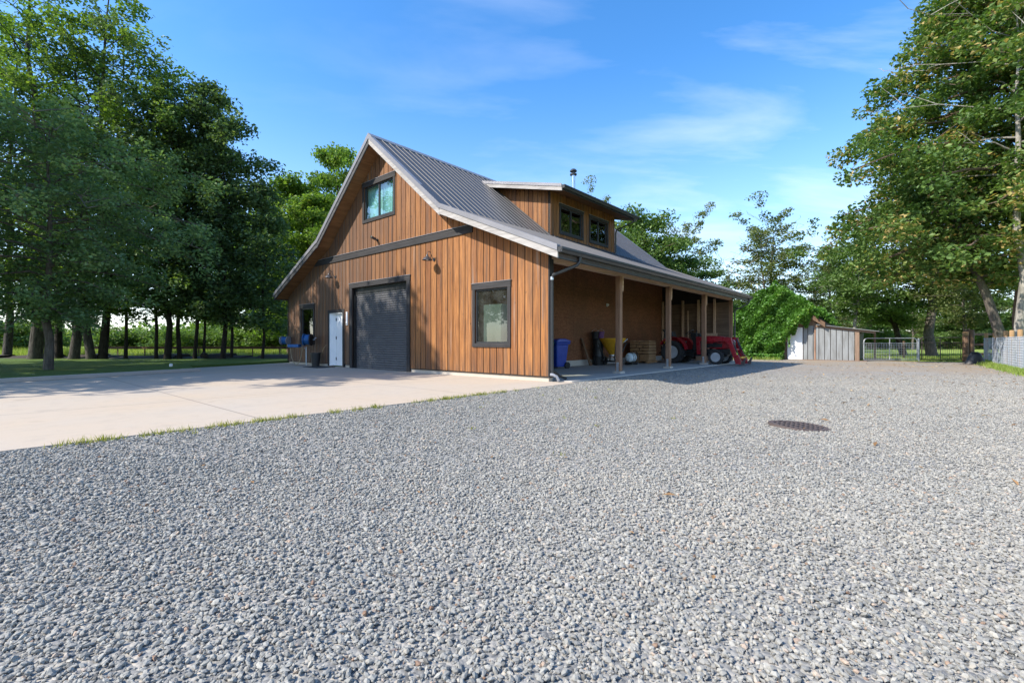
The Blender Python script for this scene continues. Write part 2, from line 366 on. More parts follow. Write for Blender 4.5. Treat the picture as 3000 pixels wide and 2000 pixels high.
M['leaf_dry'] = leaf_mat('leaf_olive', [(0, (0.067, 0.104, 0.030)), (0.5, (0.122, 0.159, 0.049)), (0.85, (0.195, 0.213, 0.073)), (1, (0.317, 0.268, 0.122))], 0.36, 0.04)
M['blade'] = leaf_mat('grass_blade', [(0, (.15, .22, .04)), (0.5, (.25, .34, .07)), (1, (.42, .44, .15))], 0.4, 0.03)
M['tuft'] = leaf_mat('tuft_blade', [(0, (.16, .20, .04)), (0.5, (.27, .29, .07)), (1, (.45, .40, .15))], 0.35, 0.03)
M['litter'] = leaf_mat('leaf_litter', [(0, (.16, .09, .045)), (0.5, (.33, .20, .10)), (1, (.52, .40, .24))], 0.1, 0.02)

# ------------------------------------------------------------------ mesh helpers
def tag(o, label=None, cat=None, group=None, kind=None):
    if label: o['label'] = label
    if cat: o['category'] = cat
    if group: o['group'] = group
    if kind: o['kind'] = kind
    return o
def empty(name, loc=(0, 0, 0), rz=0.0, label=None, cat=None, group=None):
    o = bpy.data.objects.new(name, None); COL.objects.link(o); o.location = loc; o.rotation_euler = (0, 0, rz); o.empty_display_size = 0.2
    return tag(o, label, cat, group)
class MB:
    def __init__(s): s.v = []; s.f = []
    def add(s, vs, fs):
        k = len(s.v); s.v += [tuple(p) for p in vs]; s.f += [tuple(i + k for i in f) for f in fs]; return s
    def hexa(s, p):     # p: 4 bottom (ccw seen from above) + 4 top
        return s.add(p, [(3, 2, 1, 0), (4, 5, 6, 7), (0, 1, 5, 4), (1, 2, 6, 5), (2, 3, 7, 6), (3, 0, 4, 7)])
    def box(s, x0, x1, y0, y1, z0, z1):
        return s.hexa([(x0, y0, z0), (x1, y0, z0), (x1, y1, z0), (x0, y1, z0), (x0, y0, z1), (x1, y0, z1), (x1, y1, z1), (x0, y1, z1)])
    def obox(s, c, size, rot=None):
        mt = rot or Matrix.Identity(3); c = Vector(c); h = [q / 2 for q in size]
        pts = [(-1, -1, -1), (1, -1, -1), (1, 1, -1), (-1, 1, -1), (-1, -1, 1), (1, -1, 1), (1, 1, 1), (-1, 1, 1)]
        return s.hexa([c + mt @ Vector((a * h[0], b * h[1], d * h[2])) for a, b, d in pts])
    def prism(s, poly, ext):
        n = len(poly); ext = Vector(ext); a = [Vector(p) for p in poly]; b = [p + ext for p in a]
        return s.add(a + b, [tuple(range(n))[::-1], tuple(range(n, 2 * n))] + [(i, (i + 1) % n, n + (i + 1) % n, n + i) for i in range(n)])
    def tube(s, path, r, n=8, caps=True):
        path = [Vector(p) for p in path]; k = len(path)
        rr = [r] * k if isinstance(r, (int, float)) else list(r)
        vs, fs = [], []; prev = None
        for i, p in enumerate(path):
            d = (path[min(i + 1, k - 1)] - path[max(i - 1, 0)])
            if d.length < 1e-9: d = Vector((0, 0, 1))
            d.normalize()
            if prev is None:
                a = Vector((1, 0, 0)) if abs(d.x) < 0.8 else Vector((0, 1, 0))
            else: a = prev
            a = (a - d * a.dot(d)).normalized(); prev = a; b = d.cross(a)
            for j in range(n):
                t = 2 * math.pi * j / n; vs.append(p + (a * math.cos(t) + b * math.sin(t)) * rr[i])
        for i in range(k - 1):
            for j in range(n): fs.append((i * n + j, i * n + (j + 1) % n, (i + 1) * n + (j + 1) % n, (i + 1) * n + j))
        if caps: fs.append(tuple(range(n))[::-1]); fs.append(tuple(range((k - 1) * n, k * n)))
        return s.add(vs, fs)
    def lathe(s, prof, c=(0, 0, 0), axis='z', n=20, closed=False):
        c = Vector(c); vs, fs = [], []; k = len(prof)
        for (r, h) in prof:
            for j in range(n):
                t = 2 * math.pi * j / n; a, b = r * math.cos(t), r * math.sin(t)
                vs.append(c + Vector({'z': (a, b, h), 'x': (h, a, b), 'y': (b, h, a)}[axis]))
        for i in range(k if closed else k - 1):
            for j in range(n): fs.append((i * n + j, i * n + (j + 1) % n, ((i + 1) % k) * n + (j + 1) % n, ((i + 1) % k) * n + j))
        if not closed:
            if prof[0][0] > 1e-6: fs.append(tuple(range(n))[::-1])
            if prof[-1][0] > 1e-6: fs.append(tuple(range((k - 1) * n, k * n)))
        return s.add(vs, fs)
    def obj(s, name, mat, parent=None, smooth=False, bevel=0.0, seg=2):
        me = bpy.data.meshes.new(name); me.from_pydata(s.v, [], s.f); me.materials.append(mat)
        bm = bmesh.new(); bm.from_mesh(me); bmesh.ops.remove_doubles(bm, verts=bm.verts, dist=1e-6) if smooth else None
        bmesh.ops.recalc_face_normals(bm, faces=bm.faces); bm.to_mesh(me); bm.free()
        if smooth:
            me.polygons.foreach_set('use_smooth', [True] * len(me.polygons))
            try: me.set_sharp_from_angle(angle=R(42))
            except Exception: pass
        o = bpy.data.objects.new(name, me); COL.objects.link(o)
        if parent: o.parent = parent
        if bevel:
            m = o.modifiers.new('bevel', 'BEVEL'); m.width = bevel; m.segments = seg; m.limit_method = 'ANGLE'; m.angle_limit = R(35)
        return o

def np_mesh(name, verts, faces_n, idx, mat, tint=None, smooth=False, parent=None):
    """verts (N,3), idx flat loop indices, faces_n verts per face (constant)"""
    me = bpy.data.meshes.new(name); nv = len(verts); nl = len(idx); nf = nl // faces_n
    me.vertices.add(nv); me.vertices.foreach_set('co', np.ascontiguousarray(verts, dtype=np.float32).ravel())
    me.loops.add(nl); me.loops.foreach_set('vertex_index', np.ascontiguousarray(idx, dtype=np.int32).ravel())
    me.polygons.add(nf); me.polygons.foreach_set('loop_start', np.arange(0, nl, faces_n, dtype=np.int32))
    try: me.polygons.foreach_set('loop_total', np.full(nf, faces_n, dtype=np.int32))
    except Exception: pass
    me.update(calc_edges=True)
    if tint is not None:
        a = me.attributes.new('tint', 'FLOAT', 'POINT'); a.data.foreach_set('value', np.ascontiguousarray(tint, dtype=np.float32))
    me.polygons.foreach_set('use_smooth', np.full(nf, smooth, dtype=bool))
    me.materials.append(mat); me.update()
    o = bpy.data.objects.new(name, me); COL.objects.link(o)
    if parent: o.parent = parent
    return o

def leaves(c, size, tint, up=0.5, droop=0.0, aspect=0.62):
    """rhombic leaf cards folded along the midrib: c (N,3) centres, size (N,)"""
    n = len(c)
    nm = rng.normal(size=(n, 3)); nm[:, 2] = np.abs(nm[:, 2]) + up; nm /= np.linalg.norm(nm, axis=1)[:, None]
    t = rng.normal(size=(n, 3)); t[:, 2] -= droop; t -= nm * (t * nm).sum(1)[:, None]; t /= np.linalg.norm(t, axis=1)[:, None] + 1e-9
    b = np.cross(nm, t); s = size[:, None]
    fold = nm * s * 0.10
    v = np.stack([c - t * s * 0.5, c + b * s * aspect * 0.5 + fold + t * s * 0.05, c + t * s * 0.5, c - b * s * aspect * 0.5 + fold + t * s * 0.05], 1).reshape(-1, 3)
    k = np.arange(n)[:, None] * 4
    idx = np.concatenate([k + np.array([[0, 1, 2]]), k + np.array([[0, 2, 3]])], 1)
    return v, idx.ravel(), np.repeat(tint, 4)

def blades(base, h, w, tint, lean=0.35):
    n = len(base); az = rng.uniform(0, 2 * np.pi, n); d = np.stack([np.cos(az), np.sin(az), np.zeros(n)], 1)
    az2 = rng.uniform(0, 2 * np.pi, n); l = np.stack([np.cos(az2), np.sin(az2), np.zeros(n)], 1) * (rng.uniform(0, lean, n) * h)[:, None]
    tip = base + l + np.array([0, 0, 1.0]) * h[:, None]
    v = np.stack([base - d * w[:, None] / 2, base + d * w[:, None] / 2, tip], 1).reshape(-1, 3)
    return v, np.arange(3 * n), np.repeat(tint, 3)

# ------------------------------------------------------------------ trees
def crown_fn(shape, t):
    if shape == 'round': return max(0.0, math.sin(math.pi * min(1, max(0, 0.10 + 0.84 * t)))) ** 0.75
    if shape == 'cone': return max(0.05, (1 - t) ** 0.72 * min(1, 0.55 + t * 3.2))
    if shape == 'column': return max(0.05, (1 - t ** 2.6) ** 0.8 * min(1, 0.6 + t * 2.0))
    if shape == 'dome': return max(0.08, (1 - t) ** 0.55 * min(1, .75 + t * 2))
    if shape == 'vase': return max(0.05, min(1, 0.35 + t * 1.3) * (1 - max(0, t - 0.7) / 0.3 * 0.6))
    return 1.0
def build_tree(seed, H, tr, cr, z0, nleaf, leaf, shape='round', lean=(0, 0), nbr=30, clump=0.55, bark='bark_grey', lm='leaf_mid', flat=0.62, stems=1, rise=0.35, up=0.5, bare=0.0, droop=0.25, sides=9, flare=1.38, tw=.38):
    """returns (trunk MB, leaf arrays)"""
    rs = random.Random(seed); mb = MB(); cl = []; stem_list = []
    for s in range(stems):
        a0 = rs.uniform(0, 6.28); sp = 0 if stems == 1 else rs.uniform(.08, .2)
        ln = (lean[0] + math.cos(a0) * sp, lean[1] + math.sin(a0) * sp); k = 9; pts = []; wob = H * 0.012
        hh = H * (1 if s == 0 else rs.uniform(.75, .95))
        for i in range(k):
            t = i / (k - 1); bend = t ** 1.15 if stems > 1 else t * (1.15 - .15 * t)
            pts.append(Vector((ln[0] * hh * bend + rs.uniform(-wob, wob) * min(1, i), ln[1] * hh * bend + rs.uniform(-wob, wob) * min(1, i), hh * 0.96 * t)))
        pts.insert(1, pts[0].lerp(pts[1], 0.12)); pts[0] = pts[0] - Vector((0, 0, .15))
        rad = [tr * (flare if i == 0 else (1 + (flare - 1) * .22 if i == 1 else max(0.03, (1 - p.z / hh) ** 0.85 * 0.98))) * (1 if stems == 1 else .75) for i, p in enumerate(pts)]
        mb.tube(pts, rad, sides); stem_list.append((pts, rad, hh))
    for i in range(nbr):
        pts, rad, hh = stem_list[i % stems]
        tt = ((i // stems) + rs.random()) / (nbr / stems); zb = z0 * 0.9 + (hh * 0.95 - z0 * 0.9) * tt
        j = 1
        while j < len(pts) - 1 and pts[j].z < zb: j += 1
        q = (zb - pts[j - 1].z) / max(1e-6, pts[j].z - pts[j - 1].z); st = pts[j - 1].lerp(pts[j], q); rb = rad[j - 1] * (1 - q) + rad[j] * q
        az = i * 2.399 + rs.uniform(-.5, .5); ln = cr * crown_fn(shape, max(0, min(1, (zb - z0) / (H - z0)))) * rs.uniform(.72, 1.14)
        if ln < 0.25: ln = 0.25
        d = Vector((math.cos(az), math.sin(az), 0)); up_ = rise * rs.uniform(.4, 1.5) * (0.6 + tt)
        bp = []
        for s in range(5):
            x = s / 4; bp.append(st + d * ln * x + Vector((0, 0, ln * up_ * x - ln * droop * x * x)) + Vector((rs.uniform(-1, 1), rs.uniform(-1, 1), rs.uniform(-.6, .6))) * ln * .05 * min(s, 1))
        mb.tube(bp, [max(.012, rb * .5 * (1 - .82 * s / 4)) for s in range(5)], 5, False)
        if rs.random() < bare:
            for s in (2, 3, 4):
                e = bp[s] + Vector((rs.uniform(-1, 1), rs.uniform(-1, 1), rs.uniform(0, 1.1))) * ln * .3
                mb.tube([bp[s], bp[s].lerp(e, .5) + Vector((0, 0, .04)), e], [.02, .014, .006], 3, False)
            continue
        for s in range(2, 10):
            x = .26 + .76 * (s - 2) / 7; kk = min(3, int(x * 4)); base = bp[kk].lerp(bp[kk + 1], min(1.1, x * 4 - kk))
            side = d.cross(Vector((0, 0, 1))) * rs.uniform(-1, 1) * ln * .30 * (1.1 - .5 * x)
            c = base + side + Vector((0, 0, rs.uniform(-.12, .2) * ln * .5))
            mb.tube([base, c], [.016, .006], 3, False)
            cl.append((c, clump * rs.uniform(.55, 1.25) * (0.55 + 0.45 * min(1, ln / max(cr, .1) + .25)), rs.random()))
    pts, rad, hh = stem_list[0]
    for p in pts[-3:]: cl.append((p, clump * .8, rs.random()))
    w = np.array([c[1] ** 2 for c in cl]); w /= w.sum(); g = np.random.default_rng(seed)
    pick = g.choice(len(cl), nleaf, p=w); C = np.array([c[0][:] for c in cl]); Rr = np.array([c[1] for c in cl]); T = np.array([c[2] for c in cl])
    off = g.normal(size=(nleaf, 3)); off /= np.linalg.norm(off, axis=1)[:, None]; off *= (g.uniform(0, 1, nleaf) ** 0.45)[:, None] * Rr[pick][:, None]
    off[:, 2] *= flat; pos = C[pick] + off
    tint = np.clip(tw * T[pick] + (1 - tw) * g.uniform(0, 1, nleaf) ** 1.15, 0, 1)
    return mb, leaves(pos, leaf * g.uniform(.65, 1.3, nleaf), tint, up, 0.3)
def tree(name, label, loc, args, rz=0.0, sc=(1, 1, 1), cat='tree', group=None):
    bark, lm = args.get('bark', 'bark_grey'), args.get('lm', 'leaf_mid')
    root = empty(name, loc, rz, label, cat, group); root.scale = sc
    mb, (v, i, t) = build_tree(**args)
    mb.obj('trunk', M[bark], root, smooth=True); np_mesh('crown', v, 3, i, M[lm], t, parent=root)
    return root
def copy_tree(o, parent=None):
    c = o.copy(); COL.objects.link(c)
    if parent: c.parent = parent
    for ch in list(o.children): copy_tree(ch, c)
    return c
def place(proto, loc, rz, sc, label, group=None):
    c = copy_tree(proto); c.location = loc; c.rotation_euler = (0, 0, rz); c.scale = (sc, sc, sc) if isinstance(sc, (int, float)) else sc
    c['label'] = label
    if group: c['group'] = group
    return c

# ================================================================== THE GROUND
def sheet(name, pts, mat, z=None, kind='structure', thick=0.0):
    mb = MB(); p = [Vector((a[0], a[1], a[2] if len(a) > 2 else z)) for a in pts]
    if thick: mb.prism(p, (0, 0, -thick))
    else: mb.add(p, [tuple(range(len(p)))])
    o = mb.obj(name, mat); tag(o, kind=kind)
    return o
sheet('field', [(-900, -500), (900, -500), (900, 1500), (-900, 1500)], M['field'], -0.27)
# gravel yard: a fine grid that falls gently away from the slab
def grid_sheet(name, us, vs, zf, mat):
    uu, vv = np.meshgrid(us, vs); x = P0.x + uu * U.x + vv * V.x; y = P0.y + uu * U.y + vv * V.y
    z = zf(x, y); n, k = uu.shape; verts = np.stack([x, y, z], -1).reshape(-1, 3)
    a = (np.arange(n - 1)[:, None] * k + np.arange(k - 1)[None, :]).ravel()
    idx = np.stack([a, a + 1, a + k + 1, a + k], 1).ravel()
    o = np_mesh(name, verts, 4, idx, mat, smooth=True); return tag(o, kind='structure')
def gravel_z(x, y):
    return ground_z(x, y) + 0.012 * np.sin(x * 1.7 + 0.6 * y) * np.cos(y * 1.3 - .4 * x) * (np.asarray(-to_uv(x, y)[0]) > 1.2)
grid_sheet('gravel_yard', np.linspace(-9.6, 6.5, 130), np.linspace(-34, 27.4, 300), gravel_z, M['gravel'])

curb = [(-24.0, -20.0), (-15.7, 0.0), (-11.68, 10.73), (-9.94, 15.05), (-11.5, 16.8), (-10.25, 21.6)]
ap = [WP(-.62, -34), WP(-.62, .30), WP(.02, .30), WP(13.9, .30), WP(15.0, .9)] + [Vector((x, y, 0)) for x, y in curb[::-1][1:]]
apron = MB(); P_ = [Vector((p.x, p.y, 0)) for p in ap]; apron.prism(P_, (0, 0, -.2))
ao = apron.obj('concrete_apron', M['concrete']); tag(ao, kind='structure')
# rotate its texture grid with the barn: keep the mesh in world axes but the object frame in barn axes
def reframe(o, loc, rz):
    mt = Matrix.Translation(loc) @ Matrix.Rotation(rz, 4, 'Z'); o.data.transform(mt.inverted()); o.matrix_world = mt
reframe(ao, P0 + V * -1.2 + U * .5, BROT)
lawn_pts = [(-24.1, -20), (-15.82, 0), (-11.80, 10.73), (-10.06, 15.05), (-11.6, 16.9), (-10.3, 21.7), (-8.6, 26.4), (-80, 26.4), (-80, -20)]
lawn = sheet('lawn', [(x, y, 0.07) for x, y in lawn_pts], M['lawn'], thick=.3)
sb = MB()
for i in range(46):                                   # dark, uneven bed of soil under the row of trees
    x0 = -46 + i * .86; x1 = x0 + .86
    h0 = .12 + .07 * math.sin(x0 * 1.9) + .05 * math.sin(x0 * 4.7 + 1); h1 = .12 + .07 * math.sin(x1 * 1.9) + .05 * math.sin(x1 * 4.7 + 1)
    sb.prism([(x0, 24.2, .0), (x0, 24.7, h0 + .05), (x0, 25.6, h0 + .09), (x0, 26.6, -.3)], (.86, 0, 0))
tag(sb.obj('soil_bank', M['soil'], smooth=True), kind='structure')
kb = MB()
for a, b in zip(curb[1:3], curb[2:4]):
    a, b = Vector((*a, 0)), Vector((*b, 0)); n = Vector((-(b - a).y, (b - a).x, 0)).normalized() * .16
    k = max(1, int((b - a).length / 2.4))
    for i in range(k):
        p, q = a.lerp(b, i / k), a.lerp(b, (i + 1) / k - .002)
        kb.hexa([p, q, q + n, p + n] + [w + Vector((0, 0, .10)) for w in (p + n * .12, q + n * .12, q + n, p + n)])
tag(kb.obj('kerb', M['kerb'], bevel=.012), kind='structure')

def promote(e, part):
    """the main mesh of an assembly takes the place of its empty"""
    nm, par = e.name.split('.')[0], e.parent; lb = e.get('label'); loc = e.location.copy()
    for ch in list(e.children):
        if ch is not part: ch.parent = part
    part.parent = par; part.location = loc
    bpy.data.objects.remove(e); part.name = nm
    if lb: part['label'] = lb
    return part
# ================================================================== THE BARN
barn = empty('barn', P0, BROT, 'brown board and batten barn with grey metal roof, dormer and open side porch', 'barn')
W, LEN = 13.92, 14.34
def B(u, v, z): return (v, u, z)                      # local barn axes: x along the porch side, y along the gable
RP = [(-.62, 3.05), (3.36, 4.72), (6.88, 7.65), (10.40, 4.72), (14.17, 2.98)]
def roof_z(u):
    for (a, za), (b, zb) in zip(RP, RP[1:]):
        if u <= b: return za + (zb - za) * (u - a) / (b - a)
    return RP[-1][1]
TH = 0.24
def under(u): return roof_z(u) - TH
class Wall:
    """vertical boards with narrow gaps over a dark backing, cut round the openings; axis 'u' (gable) or 'v' (side)"""
    def __init__(s, mk): s.mk = mk; s.b = MB(); s.k = MB()
    def cell(s, mb, a0, a1, zb, zt0, zt1, d0, d1):
        if max(zt0, zt1) <= zb + .01 or a1 - a0 < .004: return
        zt0, zt1 = max(zt0, zb + .002), max(zt1, zb + .002); mk = s.mk
        mb.hexa([mk(a0, d0, zb), mk(a1, d0, zb), mk(a1, d1, zb), mk(a0, d1, zb), mk(a0, d0, zt0), mk(a1, d0, zt1), mk(a1, d1, zt1), mk(a0, d1, zt0)])
    def build(s, a0, a1, zb, zt, ops, pitch=.245, gap=.02, jit=None):
        brk = [a0]; x = a0
        while x < a1 - .02:
            x += pitch * (1 + (random.uniform(-.06, .06))); brk.append(min(x, a1))
        def split(mb, l, r, d0, d1, z0_):
            cuts = sorted({l, r} | {q for o in ops for q in o[:2] if l < q < r} | {p[0] for p in RP if l < p[0] < r and zt is under})
            for p, q in zip(cuts, cuts[1:]):
                mid = (p + q) / 2; segs = [[z0_, None]]
                for (oa, ob, oz0, oz1) in ops:
                    if oa < mid < ob:
                        new = []
                        for (c, e) in segs:
                            if oz0 > c + .01: new.append([c, oz0])
                            new.append([max(oz1, c), e])
                        segs = new
                for c, e in segs:
                    t0, t1 = (e, e) if e is not None else (zt(p), zt(q))
                    s.cell(mb, p, q, c, t0, t1, d0, d1)
        for l, r in zip(brk, brk[1:]):
            split(s.b, l + gap / 2, r - gap / 2, 0.0 + random.uniform(0, .002), .015, zb + random.uniform(0, .012))
            split(s.k, l, r, .017, .13, zb - .03)
        return s
gable_ops = [(6.22, 7.94, 5.13, 6.26), (1.28, 2.46, .90, 2.34), (11.65, 12.72, .92, 2.30), (5.50, 8.72, -.2, 2.85), (9.38, 10.36, -.2, 2.02)]
w = Wall(lambda a, d, z: B(a, d, z)).build(0, W, .12, under, gable_ops, gap=.027)
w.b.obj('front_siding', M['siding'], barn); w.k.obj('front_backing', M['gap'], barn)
w = Wall(lambda a, d, z: B(a, LEN - d, z)).build(0, W, .12, under, [], pitch=.5)
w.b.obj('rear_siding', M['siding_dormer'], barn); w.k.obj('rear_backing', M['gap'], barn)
w = Wall(lambda a, d, z: B(W - d, a, z)).build(.14, LEN - .14, .12, lambda a: 2.86, [], pitch=.5)
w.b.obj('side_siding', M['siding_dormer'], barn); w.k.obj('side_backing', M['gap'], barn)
# foundation
for a, b_ in ((.02, 5.48), (8.74, 9.36), (10.38, W - .02)): MB().box(.035, .20, a, b_, -.15, .115).obj('foundation', M['found'], barn, bevel=.008)
MB().box(.2, LEN - .2, W - .18, W - .02, -.15, .115).obj('foundation', M['found'], barn); MB().box(LEN - .2, LEN - .02, .3, W - .02, -.15, .115).obj('foundation', M['found'], barn)
# porch: slab, inner wall, end wall
ps = MB(); ps.prism([B(-.45, .31, .018), B(3.35, .31, .018), B(3.35, LEN + .25, .018), B(-.45, LEN + .25, .018)], (0, 0, -.22)); ps.obj('porch_slab', M['slab'], barn)
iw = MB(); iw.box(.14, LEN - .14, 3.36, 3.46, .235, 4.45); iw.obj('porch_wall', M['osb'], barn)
sw = MB(); sw.box(.14, LEN - .14, 3.32, 3.50, -.1, .232); sw.obj('stem_wall', M['slab'], barn, bevel=.006)
ew = MB(); z = .24
while z < 2.78:
    h = random.choice([.19, .235, .28]); ew.box(LEN - .21, LEN - .185, .12, 3.35, z + .004, min(z + h, 3.0)); z += h
ew.obj('porch_end_boards', M['planks'], barn)
for q in (.75, 1.5, 2.25, 3.0, 3.27):
    MB().box(LEN - .32, LEN - .212, q - .045, q + .045, .05, 2.95).obj('wall_stud', M['beam'], barn)
MB().box(.14, .24, .12, 3.33, .16, .26).obj('sole_plate', M['beam'], barn)
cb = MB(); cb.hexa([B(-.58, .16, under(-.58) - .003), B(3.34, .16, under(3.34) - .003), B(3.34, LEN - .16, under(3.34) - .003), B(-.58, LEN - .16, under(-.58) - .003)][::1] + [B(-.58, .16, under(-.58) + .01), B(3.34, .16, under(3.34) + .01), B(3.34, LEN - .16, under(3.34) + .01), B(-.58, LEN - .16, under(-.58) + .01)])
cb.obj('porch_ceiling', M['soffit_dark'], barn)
# inside-face lining of the gable wall where the porch and the window show it
ln_ = MB()
for (a, b_, c, d) in ((.12, 1.2, .05, 2.9), (1.2, 2.54, .05, .82), (1.2, 2.54, 2.42, 3.2), (2.54, 3.33, .05, 3.3)): ln_.box(.135, .147, a, b_, c, d)
ln_.obj('porch_lining', M['planks'], barn)
# posts with concrete pads, straps and corbels
PW = .15
for i, v0 in enumerate((3.48, 7.05, 10.62, 14.18)):
    p = MB().box(v0, v0 + PW, 0, PW, .08, 2.86).obj('porch_post', M['post'], barn, bevel=.008)
    MB().box(v0 - .07, v0 + PW + .06, -.05, PW + .06, -.05, .078).obj('post_pad', M['found'], p, bevel=.01)
    st = MB(); st.box(v0 - .006, v0, .04, .12, .07, .34); st.lathe([(.012, v0 - .012), (.012, v0 - .007)], (0, .08, .28), 'x', 8); st.lathe([(.012, v0 - .012), (.012, v0 - .007)], (0, .08, .15), 'x', 8)
    st.obj('post_strap', M['steel'], p)
    cbm = MB(); cbm.prism([(v0 + PW, 0, 2.86), (v0 + PW, 0, 2.44), (v0 + PW + .035, 0, 2.40), (v0 + PW + .07, 0, 2.47), (v0 + PW + .09, 0, 2.86)], (0, PW, 0))
    if i < 3: cbm.obj('corbel', M['beam'], p, bevel=.004)
for a, b_ in ((.14, 3.555), (3.56, 7.125), (7.13, 10.695), (10.70, LEN - .02)):
    MB().box(a, b_, .015, .185, 2.862, 3.12).obj('porch_beam', M['beam'], barn, bevel=.006)
MB().box(-.012, .16, -.032, -.002, .10, 2.90).obj('corner_board', M['trim_v'], barn)
MB().box(-.026, -.002, W - .01, W + .03, .10, 2.72).obj('corner_board', M['trim_v'], barn)

# ---- roof
V0, V1 = -.5, LEN + .42
def slope_sheet(mb, a, b, v0, v1, dz0, dz1):
    (ua, za), (ub, zb) = a, b
    mb.hexa([B(ua, v0, za + dz0), B(ub, v0, zb + dz0), B(ub, v1, zb + dz0), B(ua, v1, za + dz0), B(ua, v0, za + dz1), B(ub, v0, zb + dz1), B(ub, v1, zb + dz1), B(ua, v1, za + dz1)])
def ribs(mb, a, b, v0, v1, pitch, h=.015, wd=.032):
    (ua, za), (ub, zb) = a, b; n = Vector((0, -(zb - za), ub - ua)).normalized()
    if n.z < 0: n = -n
    v = v0 + pitch * .9
    while v < v1 - .1:
        lo = [Vector(B(ua, v - wd / 2, za)), Vector(B(ua, v + wd / 2, za)), Vector(B(ub, v + wd / 2, zb)), Vector(B(ub, v - wd / 2, zb))]
        hi = [Vector(B(ua, v - wd / 5, za)) + n * h, Vector(B(ua, v + wd / 5, za)) + n * h, Vector(B(ub, v + wd / 5, zb)) + n * h, Vector(B(ub, v - wd / 5, zb)) + n * h]
        mb.hexa(lo + hi); v += pitch
roof = empty('roof', (0, 0, 0)); roof.parent = barn
rm = MB()
segs = list(zip(RP, RP[1:])); up = .018
slope_sheet(rm, RP[0], RP[1], V0, V1, -.02, 0); slope_sheet(rm, RP[3], RP[4], V0, V1, -.02, 0)
k1 = (RP[1][0] - .09, RP[1][1] - .075 + .03); k3 = (RP[3][0] + .09, RP[3][1] - .075 + .03)
slope_sheet(rm, k1, RP[2], V0, V1, -.012, .012); slope_sheet(rm, RP[2], k3, V0, V1, -.012, .012)
ribs(rm, (k1[0], k1[1] + .012), (RP[2][0] - .03, RP[2][1]), V0 + .14, V1, .272); ribs(rm, (RP[2][0], RP[2][1] + .012), (k3[0], k3[1] + .012), V0 + .14, V1, .272)
ribs(rm, RP[0], (RP[1][0] - .02, RP[1][1] - .01), V0 + .14, V1, .272, .013); ribs(rm, RP[3], RP[4], V0 + .14, V1, .272, .013)
roof_sheet = rm.obj('roof_sheeting', M['roof'], roof)
dk = MB()
for a, b_ in segs: slope_sheet(dk, a, b_, V0 + .045, V1 - .045, -TH + .004, -.024)
dk.obj('soffit', M['soffit'], roof)
cap = MB(); pk = RP[2]
cap.hexa([B(pk[0] - .17, V0 - .02, pk[1] - .115), B(pk[0], V0 - .02, pk[1] + .03), B(pk[0], V1, pk[1] + .03), B(pk[0] - .17, V1, pk[1] - .115)] + [B(pk[0] - .17, V0 - .02, pk[1] - .09), B(pk[0], V0 - .02, pk[1] + .055), B(pk[0], V1, pk[1] + .055), B(pk[0] - .17, V1, pk[1] - .09)])
cap.hexa([B(pk[0], V0 - .02, pk[1] + .03), B(pk[0] + .17, V0 - .02, pk[1] - .115), B(pk[0] + .17, V1, pk[1] - .115), B(pk[0], V1, pk[1] + .03)] + [B(pk[0], V0 - .02, pk[1] + .055), B(pk[0] + .17, V0 - .02, pk[1] - .09), B(pk[0] + .17, V1, pk[1] - .09), B(pk[0], V1, pk[1] + .055)])
cap.obj('ridge_cap', M['roof_trim'], roof)
def rake(lo_hi, va, vb, z0, z1, name, mat, parent, bev=0.004):
    (ua, za), (ub, zb) = lo_hi
    m = MB(); m.hexa([B(ua, va, za + z0), B(ub, va, zb + z0), B(ub, vb, zb + z0), B(ua, vb, za + z0), B(ua, va, za + z1), B(ub, va, zb + z1), B(ub, vb, zb + z1), B(ua, vb, za + z1)])
    return m.obj(name, mat, parent, bevel=bev)
for (va, vb, ta, tb) in ((V0, V0 + .04, V0 - .022, V0 - .002), (V1 - .04, V1, V1 + .002, V1 + .022)):
    for a, b_ in segs:
        steep = abs(b_[1] - a[1]) > 2.4; ex = .12 if steep else .05
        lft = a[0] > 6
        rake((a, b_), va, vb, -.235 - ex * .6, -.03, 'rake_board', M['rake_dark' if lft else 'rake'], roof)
        tr = MB(); (ua, za), (ub, zb) = a, b_; hgt = .135 if steep else .10
        tr.hexa([B(ua, ta, za - hgt), B(ub, ta, zb - hgt), B(ub, tb, zb - hgt), B(ua, tb, za - hgt), B(ua, ta, za + .034), B(ub, ta, zb + .034), B(ub, tb, zb + .034), B(ua, tb, za + .034)])
        fl = sorted((ta, tb)); inn = (V0 - .002, V0 + .11) if ta < 0 else (V1 - .11, V1 + .002)
        tr.hexa([B(ua, inn[0], za + .018), B(ub, inn[0], zb + .018), B(ub, inn[1], zb + .018), B(ua, inn[1], za + .018), B(ua, inn[0], za + .034), B(ub, inn[0], zb + .034), B(ub, inn[1], zb + .034), B(ua, inn[1], za + .034)])
        tr.obj('rake_trim', M['roof_trim'], roof)
def gutter(u_in, sgn, z, v0, v1, parent, name='gutter'):
    m = MB(); prof = [(0, 0), (0, -.12), (.075, -.12), (.10, -.07), (.125, -.05), (.125, -.005), (.115, 0), (.115, -.045), (.09, -.06), (.07, -.108), (.01, -.108), (.01, 0)]
    m.prism([B(u_in + sgn * a, v0, z + b_) for a, b_ in prof], (v1 - v0, 0, 0)); m.box(v0, v0 + .004, min(u_in, u_in + sgn * .12), max(u_in, u_in + sgn * .12), z - .115, z - .006)
    m.box(v1 - .004, v1, min(u_in, u_in + sgn * .12), max(u_in, u_in + sgn * .12), z - .115, z - .006)
    return m.obj(name, M['gutter'], parent)
gutter(RP[0][0] - .006, -1, RP[0][1] - .025, V0 - .01, V1 + .01, roof); gutter(RP[4][0] + .006, 1, RP[4][1] - .025, V0 - .01, V1 + .01, roof)
